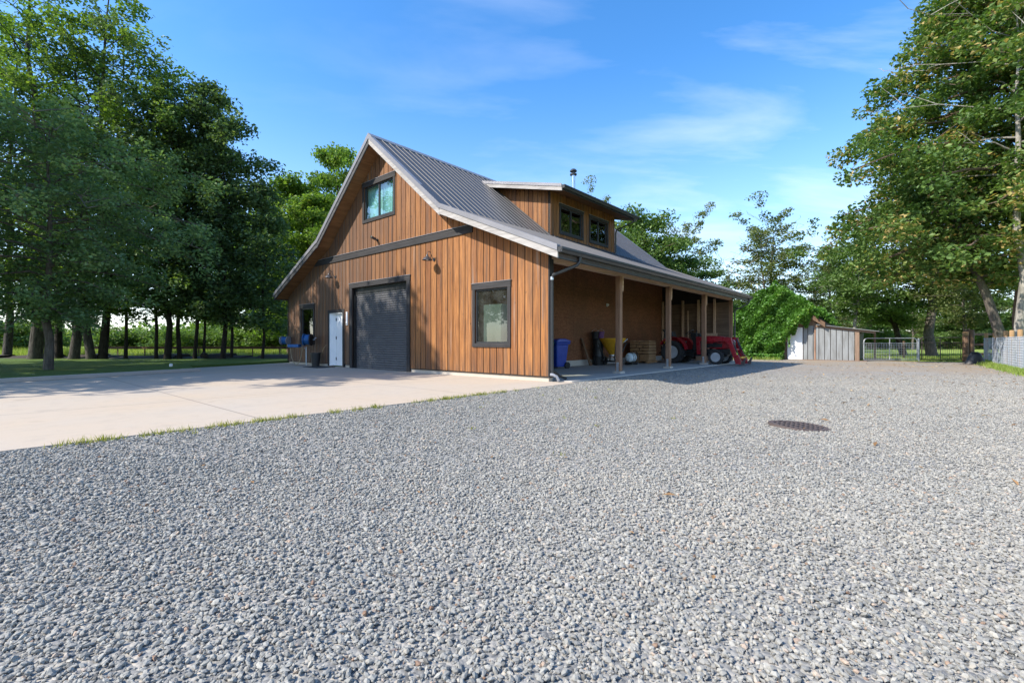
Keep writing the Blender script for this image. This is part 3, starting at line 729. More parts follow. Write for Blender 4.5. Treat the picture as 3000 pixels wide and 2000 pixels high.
MB().box(V0 + .05, V1 - .05, RP[0][0], RP[0][0] + .035, RP[0][1] - TH - .02, RP[0][1] - .03).obj('eave_fascia', M['gutter'], roof)
MB().box(V0 + .05, V1 - .05, RP[4][0] - .035, RP[4][0], RP[4][1] - TH - .02, RP[4][1] - .03).obj('eave_fascia', M['gutter'], roof)
sf = MB(); sf.hexa([B(-.585, V0 + .06, RP[0][1] - TH - .03), B(-.002, V0 + .06, 3.075), B(-.002, V1 - .06, 3.075), B(-.585, V1 - .06, RP[0][1] - TH - .03)] + [B(-.585, V0 + .06, RP[0][1] - TH - .015), B(-.002, V0 + .06, 3.085), B(-.002, V1 - .06, 3.085), B(-.585, V1 - .06, RP[0][1] - TH - .015)])
sf.obj('eave_panel', M['soffit_dark'], roof)

roof = promote(roof, roof_sheet)
# ---- downspouts
d = MB(); d.tube([B(-.66, .34, 2.93), B(-.66, .34, 2.80), B(-.60, .30, 2.72), B(-.10, .06, 2.52), B(-.06, .05, 2.44), B(-.06, .05, .30), B(-.06, .06, .20)], .04, 8)
ds = d.obj('downspout', M['gutter'], barn, smooth=True)
MB().tube([B(-.06, .05, 2.47), B(-.06, .05, 2.40)], .046, 8).obj('strap', M['steel'], ds)
MB().tube([B(-.055, .07, .40), B(-.06, .085, .26), B(-.11, .30, .12), B(-.14, .52, .055)], .034, 8).obj('downspout_shoe', M['black'], ds, smooth=True)
MB().tube([B(-.07, -.02, .17), B(-.12, .0, .17), B(-.20, .05, .13), B(-.24, .08, .03)], .036, 8).obj('drain_elbow', M['greyreel'], ds, smooth=True)
d = MB(); d.tube([B(-.66, V1 - .25, 2.93), B(-.66, V1 - .25, 2.78), B(-.60, V1 - .28, 2.68), B(-.10, LEN + .06, 2.42), B(-.06, LEN + .05, 2.3), B(-.06, LEN + .05, .1)], .035, 8); d.obj('downspout', M['gutter'], barn, smooth=True)

# ---- dormer
dor = empty('dormer', (0, 0, 0)); dor.parent = barn
D0, D1, DU = 4.65, 9.27, 3.36
def droof(u): return 6.28 + .245 * (u - 2.57)
dops = [(5.25, 6.69, 4.98, 5.90), (7.29, 8.62, 4.98, 5.90)]
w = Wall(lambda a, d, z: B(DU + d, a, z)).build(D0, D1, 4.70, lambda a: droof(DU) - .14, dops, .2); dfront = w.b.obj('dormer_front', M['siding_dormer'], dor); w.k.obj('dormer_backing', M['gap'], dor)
for (vv, sg) in ((D0, 1), (D1, -1)):
    s_ = MB(); k_ = MB(); u0 = DU + .005
    while u0 < 6.1:
        u1 = min(u0 + .205, 6.25); a, b_ = u0 + .009, u1 - .009
        for mb_, x0, x1, p, q in ((s_, vv, vv + sg * .024, a, b_), (k_, vv + sg * .026, vv + sg * .1, u0, u1)):
            zb0, zb1 = roof_z(p) - .08, roof_z(q) - .08; zt0, zt1 = droof(p) - .13, droof(q) - .13
            if zt1 > zb1 + .02: mb_.hexa([B(p, x0, zb0), B(q, x0, zb1), B(q, x1, zb1), B(p, x1, zb0), B(p, x0, zt0), B(q, x0, zt1), B(q, x1, zt1), B(p, x1, zt0)])
        u0 = u1
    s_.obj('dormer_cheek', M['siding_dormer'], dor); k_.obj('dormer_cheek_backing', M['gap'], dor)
E0, E1 = 4.2, 9.74; ea, eb = (2.57, droof(2.57)), (6.42, droof(6.42))
m = MB(); slope_sheet(m, ea, eb, E0, E1, -.02, 0); ribs(m, ea, eb, E0, E1, .272, .013); m.obj('dormer_roof', M['roof'], dor)
m = MB(); slope_sheet(m, (2.60, droof(2.6)), (6.3, droof(6.3)), E0 + .042, E1 - .042, -.135, -.022); m.obj('dormer_soffit', M['soffit'], dor)
for va, vb, ta, tb in ((E0, E0 + .04, E0 - .02, E0 - .002), (E1 - .04, E1, E1 + .002, E1 + .02)):
    rake((ea, (6.36, droof(6.36))), va, vb, -.21, -.045, 'dormer_rake_board', M['rake'], dor)
    rake((ea, (6.40, droof(6.40))), ta, tb, -.075, .03, 'dormer_rake_trim', M['roof_trim'], dor, 0)
gutter(2.565, -1, droof(2.57) - .02, E0 - .01, E1 + .01, dor)
MB().box(E0 + .05, E1 - .05, 2.572, 2.60, droof(2.57) - .17, droof(2.57) - .03).obj('dormer_fascia', M['gutter'], dor)
MB().tube([B(2.50, E1 - .3, 6.15), B(2.52, E1 - .3, 6.02), B(3.28, D1 + .02, 5.72), B(3.33, D1 + .03, 5.6), B(3.33, D1 + .03, 4.75)], .035, 8).obj('dormer_downspout', M['gutter'], dor, smooth=True)

dor = promote(dor, dfront)
# ---- windows and doors
def window(mk, a0, a1, z0, z1, to, parent, name='window', mull=True, glass='glass', head=.16, trim=('trim', 'trim_v'), jamb=.1, sill=.1, fmat='frame', label=None):
    """mk(a, d, z): d is the depth into the wall. a0..z1 the clear opening"""
    r = empty(name, (0, 0, 0)); r.parent = parent
    if label: r['label'] = label
    def bx(a, b_, d0, d1, c, e):
        return MB().hexa([mk(a, d0, c), mk(b_, d0, c), mk(b_, d1, c), mk(a, d1, c), mk(a, d0, e), mk(b_, d0, e), mk(b_, d1, e), mk(a, d1, e)])
    if trim:
        bx(a0 - jamb - .015, a1 + jamb + .015, -.030, -.002, z1, z1 + head).obj('head_trim', M[trim[0]], r, bevel=.003)
        bx(a0 - jamb - .03, a1 + jamb + .03, -.040, -.001, z1 + head + .001, z1 + head + .014).obj('drip_cap', M['roof_trim'], r)
        bx(a0 - jamb, a1 + jamb, -.028, -.002, z0 - sill, z0).obj('sill_trim', M[trim[0]], r, bevel=.003)
        bx(a0 - jamb, a0, -.026, -.002, z0 + .001, z1 - .001).obj('jamb_trim', M[trim[1]], r, bevel=.003); bx(a1, a1 + jamb, -.026, -.002, z0 + .001, z1 - .001).obj('jamb_trim', M[trim[1]], r, bevel=.003)
    fw = .045; f = MB()
    for (a, b_, c, e) in ((a0, a1, z0, z0 + fw), (a0, a1, z1 - fw, z1), (a0, a0 + fw, z0 + fw, z1 - fw), (a1 - fw, a1, z0 + fw, z1 - fw)) + ((((a0 + a1) / 2 - .03, (a0 + a1) / 2 + .03, z0 + fw, z1 - fw),) if mull else ()):
        f.hexa([mk(a, .02, c), mk(b_, .02, c), mk(b_, .07, c), mk(a, .07, c), mk(a, .02, e), mk(b_, .02, e), mk(b_, .07, e), mk(a, .07, e)])
    fo = f.obj('frame', M[fmat], r)
    cs = [(a0 + fw, (a0 + a1) / 2 - .03), ((a0 + a1) / 2 + .03, a1 - fw)] if mull else [(a0 + fw, a1 - fw)]
    for a, b_ in cs:
        MB().add([mk(a, .048, z0 + fw), mk(b_, .048, z0 + fw), mk(b_, .048, z1 - fw), mk(a, .048, z1 - fw)], [(0, 1, 2, 3)]).obj('pane', M[glass], r)
    return promote(r, fo)
gmk = lambda a, d, z: B(a, d, z)
win = window(gmk, 6.22, 7.94, 5.13, 6.26, 0, barn, label='gable window with pale teal curtains', fmat='frame')
cu = MB(); n = 60; zz = (5.10, 6.30)
vs = [B(6.18 + 1.8 * i / n, .17 + .018 * math.sin(i * 1.35) + .008 * math.sin(i * 3.1), z_) for z_ in zz for i in range(n + 1)]
cu.add(vs, [(i, i + 1, n + 2 + i, n + 1 + i) for i in range(n)]); cu.obj('curtain', M['curtain'], win)
window(gmk, 1.28, 2.46, .90, 2.34, 0, barn, mull=False, glass='glass_dirty', label='dusty porch window near the sunlit corner')
window(gmk, 11.65, 12.72, .92, 2.30, 0, barn, mull=False, label='dark shaded window beside the blue hose reel')
dmk = lambda a, d, z: B(DU + d, a, z)
for a0, a1 in ((5.25, 6.69), (7.29, 8.62)):
    window(dmk, a0, a1, 4.98, 5.90, 0, barn, name='dormer_window', head=.1, jamb=.09, sill=.1)
gd = empty('garage_door', (0, 0, 0)); gd.parent = barn
sh = MB(); z = .0
while z < 2.86:                                        # rolled shutter: curved slats in one curtain
    sh.prism([B(5.5, .14, z), B(5.5, .118, z + .012), B(5.5, .112, z + .038), B(5.5, .118, z + .064), B(5.5, .14, z + .075)], (0, 3.22, 0)); z += .0752
sho = sh.obj('shutter', M['door_slat'], gd)
MB().box(.10, .135, 5.5, 8.72, 2.62, 2.85).obj('shutter_hood', M['black'], gd)
MB().box(-.032, .0, 5.32, 8.90, 2.85, 3.01).obj('head_trim', M['trim'], gd, bevel=.003); MB().box(-.045, .0, 5.30, 8.92, 3.012, 3.028).obj('drip_cap', M['roof_trim'], gd)
for a, b_ in ((5.34, 5.5), (8.72, 8.88)):
    MB().box(-.028, .125, a if a > 8 else a, b_, .0, 2.848).obj('jamb_trim', M['trim_v'], gd, bevel=.003)
for u_ in (5.515, 8.64): MB().box(.06, .108, u_, u_ + .06, .0, 2.6).obj('guide_rail', M['black'], gd)
promote(gd, sho)
ed = empty('entry_door', (0, 0, 0)); ed.parent = barn
MB().box(-.028, -.001, 9.27, 10.47, 2.02, 2.14).obj('head_trim', M['trim'], ed, bevel=.003)
for a, b_ in ((9.27, 9.385), (10.355, 10.47)): MB().box(-.026, .03, a, b_, .02, 2.018).obj('jamb_trim', M['trim_v'], ed, bevel=.003)
fr = MB(); fr.box(-.012, .13, 9.386, 9.42, .03, 2.016); fr.box(-.012, .13, 10.32, 10.354, .03, 2.016); fr.box(-.012, .13, 9.42, 10.32, 1.982, 2.016); fr.obj('frame', M['frame_white'], ed, bevel=.003)
dl = MB().box(.075, .115, 9.42, 9.985, .05, 1.98).obj('door_leaf', M['white'], ed, bevel=.004)
MB().hexa([B(9.99, .072, .05), B(10.318, -.004, .05), B(10.318, .036, .05), B(9.99, .112, .05), B(9.99, .072, 1.978), B(10.318, -.004, 1.978), B(10.318, .036, 1.978), B(9.99, .112, 1.978)]).obj('door_leaf', M['white'], ed)
for z_ in (.25, 1.03, 1.72): MB().box(.055, .073, 9.965, 10.005, z_, z_ + .11).obj('hinge', M['black'], ed)
MB().box(.045, .073, 9.46, 9.50, 1.0, 1.04).obj('handle', M['steel'], ed)
promote(ed, dl)
bd = MB(); bd.hexa([B(2.55, -.034, 3.91), B(11.55, -.034, 3.91), B(11.55, -.002, 3.91), B(2.55, -.002, 3.91), B(2.55, -.034, 4.12), B(11.3, -.034, 4.12), B(11.3, -.002, 4.12), B(2.55, -.002, 4.12)]); bd.obj('belly_band', M['trim'], barn, bevel=.003)
MB().box(-.05, .0, 2.5, 11.6, 4.122, 4.138).obj('band_flashing', M['roof_trim'], barn)
# flue
fl = MB(); fl.lathe([(.082, 6.6), (.082, 8.30)], B(5.0, 8.55, 0), 'z', 16); flo = fl.obj('flue', M['flue'], barn, smooth=True)
c_ = MB(); c_.lathe([(.085, 8.28), (.15, 8.30), (.15, 8.36), (.09, 8.38)], B(5.0, 8.55, 0), 'z', 18); c_.lathe([(.07, 8.38), (.07, 8.46)], B(5.0, 8.55, 0), 'z', 12); c_.lathe([(.155, 8.46), (.155, 8.50), (.10, 8.56), (0, 8.575)], B(5.0, 8.55, 0), 'z', 18)
c_.obj('flue_cap', M['gutter'], flo, smooth=True)
MB().lathe([(.16, 6.78), (.09, 6.95)], B(5.0, 8.55, 0), 'z', 16).obj('flashing', M['roof_trim'], flo, smooth=True)

# ================================================================== THINGS ON AND IN FRONT OF THE GABLE
def wthing(name, u, v, z, label, cat, group=None, rz=0.0):
    return empty(name, WP(u, v, z), BROT + rz, label, cat, group)
def wall_lamp(u, label):
    t = wthing('wall_lamp', u, 0, 3.36, label, 'wall lamp', 'gooseneck lamps on the gable')
    MB().lathe([(.055, -.018), (.055, -.004), (.0, -.004)], (0, 0, 0), 'x', 16).obj('wall_plate', M['lamp'], t, smooth=True)
    MB().tube([(-.01, 0, 0), (-.06, 0, .01), (-.10, 0, .09), (-.13, 0, .17), (-.19, 0, .215), (-.245, 0, .18), (-.26, 0, .11)], .0095, 8).obj('gooseneck', M['lamp'], t, smooth=True)
    s_ = MB(); s_.lathe([(.0, .115), (.028, .112), (.034, .07), (.05, .05), (.085, .03), (.125, -.01), (.145, -.045), (.150, -.052), (.143, -.052), (.12, -.012), (.08, .022), (.03, .05), (0, .05)], (-.26, 0, .0), 'z', 24)
    s_.obj('shade', M['lamp'], t, smooth=True)
    MB().lathe([(.0, .04), (.03, .03), (.045, -.01), (.035, -.05), (0, -.068)], (-.26, 0, .0), 'z', 14).obj('bulb', M['lens'], t, smooth=True)
    return t
wall_lamp(4.18, 'dark gooseneck barn lamp in the sun above the porch window'); wall_lamp(9.92, 'dark gooseneck barn lamp in the shade above the white door')
t = wthing('security_camera', 7.12, 0, 4.36, 'small black security camera on the boards just above the dark band', 'camera')
MB().lathe([(.05, -.03), (.05, -.003)], (0, 0, -.02), 'x', 14).obj('mount', M['black'], t, smooth=True)
MB().tube([(-.03, 0, -.02), (-.09, .0, .0), (-.13, .02, .02)], .018, 8).obj('bracket', M['black'], t)
m = MB(); rot = Matrix.Rotation(R(18), 3, 'Y'); m.obox((-.15, .03, .035), (.19, .075, .075), rot); m.obj('camera_body', M['lamp'], t, bevel=.015)
MB().lathe([(.028, -.262), (.028, -.24)], (0.0, .03, .062), 'x', 12).obj('lens', M['glass'], t)
t = wthing('thermometer', 9.08, -.012, 1.78, 'white wall thermometer with a blue strip beside the white door', 'thermometer')
m = MB(); m.box(-.02, .008, -.05, .05, -.24, .24); m.obj('case', M['white'], t, bevel=.012); MB().box(-.023, -.0205, .012, .028, -.1, .2).obj('scale', M['bluereel'], t); MB().lathe([(.022, -.028), (.022, -.0205)], (0, 0, -.19), 'x', 14).obj('bulb_dial', M['black'], t)
t = wthing('waste_bin', 10.92, -.27, 0.0, 'small black ribbed waste bin left of the white door', 'bin')
m = MB(); n = 16
for i in range(n):
    a0, a1 = 6.2832 * i / n, 6.2832 * (i + 1) / n
    m.add([(.14 * math.cos(a0), .14 * math.sin(a0), .005), (.14 * math.cos(a1), .14 * math.sin(a1), .005), (.185 * math.cos(a1), .185 * math.sin(a1), .5), (.185 * math.cos(a0), .185 * math.sin(a0), .5)], [(0, 1, 2, 3)])
m.add([(.14 * math.cos(6.2832 * i / n), .14 * math.sin(6.2832 * i / n), .005) for i in range(n)], [tuple(range(n))[::-1]])
m.obj('bucket', M['black'], t, smooth=True); m = MB(); m.lathe([(.178, .485), (.20, .49), (.20, .515), (.178, .515)], (0, 0, 0), 'z', 20, True); m.obj('rim', M['black'], t, smooth=True)
m = MB(); m.prism([(-.95, -.55, .004), (-.25, -.55, .004), (-.25, .55, .004), (-.95, .55, .004)], (0, 0, .012)); mt_ = m.obj('door_mat', M['mat']); mt_.location = WP(10.1, .05, 0); mt_.rotation_euler = (0, 0, BROT); tag(mt_, 'black doormat on the concrete in front of the white door', 'door mat')
def reel(name, u, v, z, drum, face, label, r, ln, yaw):
    t = wthing(name, u, v, z, label, 'hose reel', rz=yaw)
    MB().lathe([(r * .72, -ln / 2 + .02), (r * .72, ln / 2 - .02)], (0, 0, 0), 'y', 24).obj('drum', M[drum], t, smooth=True)
    for s_ in (-1, 1):
        m = MB(); m.lathe([(r * .3, s_ * ln / 2 - .012), (r, s_ * ln / 2 - .012), (r, s_ * ln / 2 + .012), (r * .93, s_ * ln / 2 + .016), (r * .86, s_ * ln / 2 + .006), (r * .3, s_ * ln / 2 + .006)], (0, 0, 0), 'y', 28, True); m.obj('flange', M[face] if s_ < 0 else M[drum], t, smooth=True)
    m = MB()
    for k in range(5):
        a = k * 1.2566; m.obox((math.cos(a) * r * .3, -ln / 2 - .003, math.sin(a) * r * .3), (r * .6, .012, .03), Matrix.Rotation(-a, 3, 'Y'))
    m.lathe([(r * .34, -ln / 2 - .012), (r * .34, -ln / 2)], (0, 0, 0), 'y', 16); m.obj('spokes', M['black'] if face == 'black' else M[face], t)
    m = MB(); pts = []
    for i in range(90): a = i * .45; pts.append((math.cos(a) * r * .78, -ln / 2 + .05 + (ln - .1) * i / 89, math.sin(a) * r * .78))
    m.tube(pts, .018, 6); m.obj('wound_hose', M['bluereel'], t, smooth=True)
    return t
t = reel('hose_reel', 13.72, -.22, .99, 'greyreel', 'greyreel', 'grey drum hose reel on the far corner of the gable', .185, .30, 0.55)
MB().box(.05, .23, -.03, .03, -.05, .05).obj('bracket', M['steel'], t); MB().tube([(-.05, .16, -.12), (-.05, .17, -.4), (-.04, .15, -.75)], .012, 6).obj('hose_end', M['black'], t)
t = reel('hose_reel', 11.42, -.34, 1.02, 'bluereel', 'black', 'big blue hose reel with a black face under the dark window', .235, .26, 0.75)
m = MB(); m.box(-.16, .30, .30, .72, -.30, -.18); m.obj('base_box', M['bluereel'], t, bevel=.02)
m = MB(); m.tube([(0, -.19, 0), (0, -.27, .0), (.0, -.27, .06), (0, -.33, .07)], .012, 6); m.obj('crank', M['steel'], t)
m = MB(); pts = [(0.0 + .02 * math.sin(i), .32 - .22 * math.cos(3.14159 * i / 14) + .12, -.2 - .78 * math.sin(3.14159 * i / 14)) for i in range(15)]; m.tube(pts, .013, 6); m.obj('hanging_hose', M['hose'], t, smooth=True)
t = wthing('standpipe', 12.02, -.12, 0.0, 'white standpipe with a tap under the blue hose reel box', 'tap')
MB().tube([(0, 0, 0), (0, 0, .74)], .022, 8).obj('pipe', M['tank'], t, smooth=True); m = MB(); m.tube([(0, 0, .70), (-.05, 0, .70), (-.08, 0, .66)], .014, 8); m.obj('spout', M['steel'], t); MB().box(-.06, -.02, -.035, .035, .725, .735).obj('handle', M['red'], t)
t = wthing('garden_stick', 10.68, -.05, 0.62, 'bent cane leaning on the boards above the black waste bin', 'cane')
MB().tube([(-.02, .12, -.12), (-.05, -.02, .05), (-.03, -.22, .2)], .008, 5).obj('cane', M['hose'], t)

M['cab'] = plain('pale_cabinet', (.15, .17, .155), (.12, .14, .125), 3, 0.6)
# ================================================================== THINGS IN THE PORCH
def wheelie(u, v, body, label, rz=0.0):
    t = wthing('wheelie_bin', u, v, .018, label, 'wheelie bin', 'wheelie bins in the porch', rz)
    m = MB(); pr = [(-.20, -.20), (.19, -.20), (.19, .20), (-.20, .20)]; tp = [(-.27, -.25), (.27, -.25), (.27, .25), (-.27, .25)]
    m.hexa([(x, y, .06) for x, y in pr] + [(x, y, .80) for x, y in tp]); bo = m.obj('body', M[body], t, bevel=.035, seg=3)
    MB().box(-.30, .30, -.285, .285, .80, .86).obj('rim', M[body], t, bevel=.02)
    m = MB(); m.prism([(-.31, -.29, .862), (.31, -.29, .862), (.30, -.29, .93), (.10, -.29, .985), (-.18, -.29, .985), (-.30, -.29, .93)], (0, .58, 0)); m.obj('lid', M[body], t, bevel=.025, seg=3)
    MB().tube([(.32, -.22, .90), (.38, -.22, .90), (.38, .22, .90), (.32, .22, .90)], .016, 8).obj('handle', M[body], t)
    for s_ in (-1, 1): MB().lathe([(.0, s_ * .19), (.11, s_ * .19), (.11, s_ * .25), (0, s_ * .25)], (.22, 0, .11), 'y', 18).obj('wheel', M['rubber'], t)
    MB().box(-.252, -.2445, -.07, .05, .54, .74).obj('label_plate', M['white'], t).rotation_euler = (0, R(-5.4), 0)
    return t
wheelie(2.86, 4.30, 'bluebin', 'blue wheelie bin with a white sticker by the porch corner', R(-8)).scale = (1.12, 1.2, 1.04)
wheelie(2.95, 3.62, 'greenbin', 'green wheelie bin half hidden behind the black downspout', R(5))
for (v0, v1, z1, wd, lab) in ((6.78, 6.58, 1.08, .12, 'single brown plank leaning on the porch wall, nearer the blue bin'), (6.98, 6.62, .86, .07, 'narrow dark batten leaning behind the brown plank')):
    m = MB(); a = Vector((v0, 3.02 if wd > .1 else 3.08, .02)); b_ = Vector((v1, 3.29, z1)); d_ = (b_ - a).normalized(); s_ = Vector((1, 0, 0)); s_ = (s_ - d_ * s_.dot(d_)).normalized(); nn = d_.cross(s_)
    m.hexa([a - s_ * wd / 2, a + s_ * wd / 2, a + s_ * wd / 2 + nn * .03, a - s_ * wd / 2 + nn * .03, b_ - s_ * wd / 2, b_ + s_ * wd / 2, b_ + s_ * wd / 2 + nn * .03, b_ - s_ * wd / 2 + nn * .03])
    o = m.obj('plank', M['plank']); o.location = P0; o.rotation_euler = (0, 0, BROT); tag(o, lab, 'plank', 'planks leaning in the porch')
# seed / salt spreader
t = wthing('broadcast_spreader', 2.55, 7.62, .018, 'broadcast spreader with a big yellow cone hopper behind the first porch post', 'spreader')
m = MB(); m.lathe([(.12, .42), (.50, 1.0), (.52, 1.03), (.52, 1.06), (.49, 1.06), (.47, 1.0), (.10, .43)], (0, 0, 0), 'z', 32); m.obj('hopper', M['yellow'], t, smooth=True)
m = MB()
for sx, sy in ((1, 1), (1, -1), (-1, 1), (-1, -1)): m.tube([(sx * .42, sy * .38, .88), (sx * .22, sy * .22, .30), (sx * .26, sy * .26, .16)], .024, 6)
m.tube([(-.3, -.3, .16), (.3, -.3, .16), (.3, .3, .16), (-.3, .3, .16), (-.3, -.3, .16)], .028, 6); m.obj('frame', M['black'], t)
m = MB(); m.lathe([(.0, .36), (.14, .36), (.14, .42), (0, .42)], (0, 0, 0), 'z', 16); m.lathe([(.0, .29), (.24, .29), (.24, .31), (0, .31)], (0, 0, 0), 'z', 20); m.obj('spinner', M['steel'], t)
for s_ in (-1, 1):
    w_ = MB(); w_.lathe([(.07, s_ * .34 - .045), (.16, s_ * .34 - .05), (.175, s_ * .34), (.16, s_ * .34 + .05), (.07, s_ * .34 + .045)], (0, 0, .175), 'y', 18, True); w_.obj('wheel', M['rubber'], t, smooth=True)
MB().tube([(.0, .0, .5), (.55, -.3, .98), (.62, -.33, 1.03)], .014, 6).obj('lever', M['tank'], t)
t = wthing('tank_sprayer', 2.15, 8.42, .018, 'pale tank sprayer with black straps beside the yellow spreader', 'sprayer')
m = MB(); m.lathe([(0, -.36), (.12, -.355), (.20, -.31), (.235, -.24), (.235, .24), (.20, .31), (.12, .355), (0, .36)], (0, 0, .36), 'x', 24); m.obj('tank', M['tank'], t, smooth=True)
for x_ in (-.17, .0, .19):
    m = MB(); m.lathe([(.238, x_ - .022), (.247, x_ - .022), (.247, x_ + .022), (.238, x_ + .022)], (0, 0, .36), 'x', 24, True); m.obj('strap', M['black'], t)
m = MB(); m.box(-.36, .38, -.22, .22, .06, .11); m.tube([(-.34, -.2, .06), (-.34, .2, .06)], .05, 8); m.tube([(.34, -.2, .06), (.34, .2, .06)], .05, 8); m.obj('cradle', M['black'], t)
m = MB(); m.tube([(.30, -.22, .1), (.36, -.24, .35), (.30, -.2, .6), (.05, -.1, .66), (-.2, -.16, .58)], .016, 6); m.obj('spray_hose', M['black'], t, smooth=True); MB().lathe([(.06, .58), (.06, .64), (0, .645)], (0, 0, 0), 'z', 14).obj('filler_cap', M['black'], t); t.scale = (.74, .74, .80)
t = wthing('storage_drum', 3.06, 7.38, .018, 'dark round storage drum against the porch wall left of the yellow hopper', 'drum')
m = MB(); m.lathe([(0, 0), (.27, 0), (.285, .03), (.275, .33), (.285, .35), (.275, .37), (.275, .68), (.285, .7), (.275, .72), (.275, 1.0), (.285, 1.03), (.27, 1.05), (0, 1.05)], (0, 0, 0), 'z', 24); m.obj('shell', M['black'], t, smooth=True); MB().lathe([(.04, 1.05), (.04, 1.075), (0, 1.078)], (.15, 0, 0), 'z', 10).obj('bung', M['steel'], t); t.scale = (.74, .74, 1)
for (u_, v_, z_, mm, lab) in ((3.10, 7.24, 1.07, 'black', 'black bucket standing on the dark storage drum'), (3.0, 7.50, 1.07, 'purple', 'purple bucket perched on the drum beside the black bucket')):
    t = wthing('bucket', u_, v_, z_, lab, 'bucket', 'buckets on the drum')
    m = MB(); m.lathe([(0, 0), (.11, 0), (.15, .26), (.155, .27), (.14, .27), (.105, .02), (0, .02)], (0, 0, 0), 'z', 20); m.obj('pail', M[mm], t, smooth=True)
    MB().tube([(.0, -.15, .25), (.02, -.12, .33), (.03, 0, .37), (.02, .12, .33), (0, .15, .25)], .006, 5).obj('handle', M['steel'], t)
t = wthing('bulkhead_light', 3.36, 8.6, 2.48, 'tiny white bulkhead light on the dark porch wall between the posts', 'light')
MB().box(-.05, .05, -.03, -.004, -.06, .06).obj('plate', M['white'], t); MB().lathe([(.04, -.09), (.045, -.06), (.03, -.031)], (0, 0, 0), 'y', 12).obj('globe', M['lens'], t, smooth=True)
# block stack on a pallet
t = wthing('pallet', 2.55, 10.3, .018, 'low wooden pallet under the stack of brown blocks', 'pallet')
m = MB()
for y_ in (-.4, 0, .4): m.box(-.5, .5, y_ - .04, y_ + .04, .018, .09)
m.obj('bearer', M['log'], t); m = MB()
for x_ in (-.45, -.22, 0, .22, .45): m.box(x_ - .06, x_ + .06, -.48, .48, .091, .112)
m.obj('deck', M['log'], t)
rows = [(.30, 2), (.13, 3), (.13, 2), (.13, 3), (.12, 2)]; z = .131; words = ['bottom', 'second', 'third', 'fourth', 'top']; side = {2: ['outer', 'inner'], 3: ['outer', 'middle', 'inner']}
for r_, (h, k) in enumerate(rows):
    for i in range(k):
        wd = .92 / k
        m = MB(); m.box(-.34 + random.uniform(-.03, .02), .34 + random.uniform(-.02, .06), -wd / 2 + .02, wd / 2 - .02, 0, h - .022)
        o = m.obj('timber_block', M['log'], bevel=.01); o.location = WP(2.55 + (-.46 + wd * (i + .5)), 10.3, z); o.rotation_euler = (0, 0, BROT + random.uniform(-.03, .03))
        tag(o, f'sawn brown timber block, {side[k][i]} one in the {words[r_]} layer of the pallet stack', 'timber block', 'brown blocks stacked on the pallet')
    z += h
for i in range(3):
    m = MB(); m.box(-.42, .48, -.09, .09, 0, .045); o = m.obj('loose_board', M['log'], bevel=.004); o.location = WP(2.28 + i * .27, 10.34 + .1 * (1 - i), z + .001 + (0 if i != 1 else .0)); o.rotation_euler = (0, 0, BROT + (.1, -.12, .06)[i])
    tag(o, ('short rough board lying skewed on the outer edge of the block stack', 'short rough board lying along the middle of the block stack', 'short rough board lying on the wall side of the block stack')[i], 'board', 'boards on top of the block stack')
t = wthing('long_pole', 1.88, 13.78, .02, 'long pale pole leaning on the end wall behind the tractor', 'pole')
MB().tube([(0, 0, 0), (.28, .12, 2.42)], .026, 8).obj('shaft', M['beam'], t)
m = MB(); m.prism([(-.02, -.1, 0), (-.02, .1, 0), (-.03, .11, .16), (-.03, 0, .26), (-.03, -.11, .16)], (.012, 0, 0)); m.obj('blade', M['iron'], t)
t = wthing('plywood_sheet', 1.1, 14.03, .02, 'pale offcut of plywood leaning on the porch end wall', 'sheet')
MB().box(-.02, 0, -.5, .5, 0.01, 1.32).obj('ply', M['beam'], t)
t = wthing('white_cabinet', 1.98, .42, .018, 'pale tall cabinet seen through the dusty porch window', 'cabinet')
MB().box(-.24, .2, -.34, .34, .06, 1.92).obj('carcass', M['cab'], t, bevel=.01); MB().box(-.262, -.242, -.32, .32, .1, 1.88).obj('door', M['cab'], t, bevel=.006)

# ---- tractor (x forward = out of the porch)
FW = -U; tr = empty('tractor', WP(0, 11.55, .005), math.atan2(FW.y, FW.x), 'red compact tractor with a front loader nosing out between the porch posts', 'tractor')
def wheel(x, y, r, wd, rimr, lugs, name):
    w_ = empty(name, (x, y, r)); w_.parent = tr
    m = MB(); h = wd / 2
    m.lathe([(rimr, -h * .8), (r * .80, -h), (r * .93, -h * .92), (r * .955, -h * .5), (r * .96, 0), (r * .955, h * .5), (r * .93, h * .92), (r * .80, h), (rimr, h * .8)], (0, 0, 0), 'y', 36, True)
    for i in range(lugs):
        a = 6.2832 * i / lugs
        for s_ in (-1, 1):
            aa = a + (s_ * .5 * 3.1416 / lugs); rot = Matrix.Rotation(-aa, 3, 'Y') @ Matrix.Rotation(s_ * .55, 3, 'X')
            m.obox((math.cos(aa) * r * .965, s_ * h * .48, math.sin(aa) * r * .965), (r * .09, h * 1.0, r * .085), rot)
    ty = m.obj('tyre', M['rubber'], w_)
    m = MB(); s_ = -1
    m.lathe([(rimr, -h * .8), (rimr * .93, -h * .72), (rimr * .86, -h * .35), (rimr * .45, -h * .28), (rimr * .40, -h * .5), (rimr * .22, -h * .55), (0, -h * .55)], (0, 0, 0), 'y', 28)
    m.lathe([(rimr, h * .8), (rimr * .86, h * .35), (rimr * .45, h * .3), (0, h * .3)], (0, 0, 0), 'y', 28); m.obj('rim', M['rim'], w_, smooth=True)
    MB().lathe([(rimr * .24, -h * .66), (rimr * .24, -h * .5)], (0, 0, 0), 'y', 14).obj('hub', M['bluereel'], w_)
    promote(w_, ty)
for s_ in (-1, 1):
    wheel(-1.5, s_ * .56, .49, .32, .27, 20, 'rear_wheel'); wheel(.30, s_ * .55, .305, .21, .19, 16, 'front_wheel')
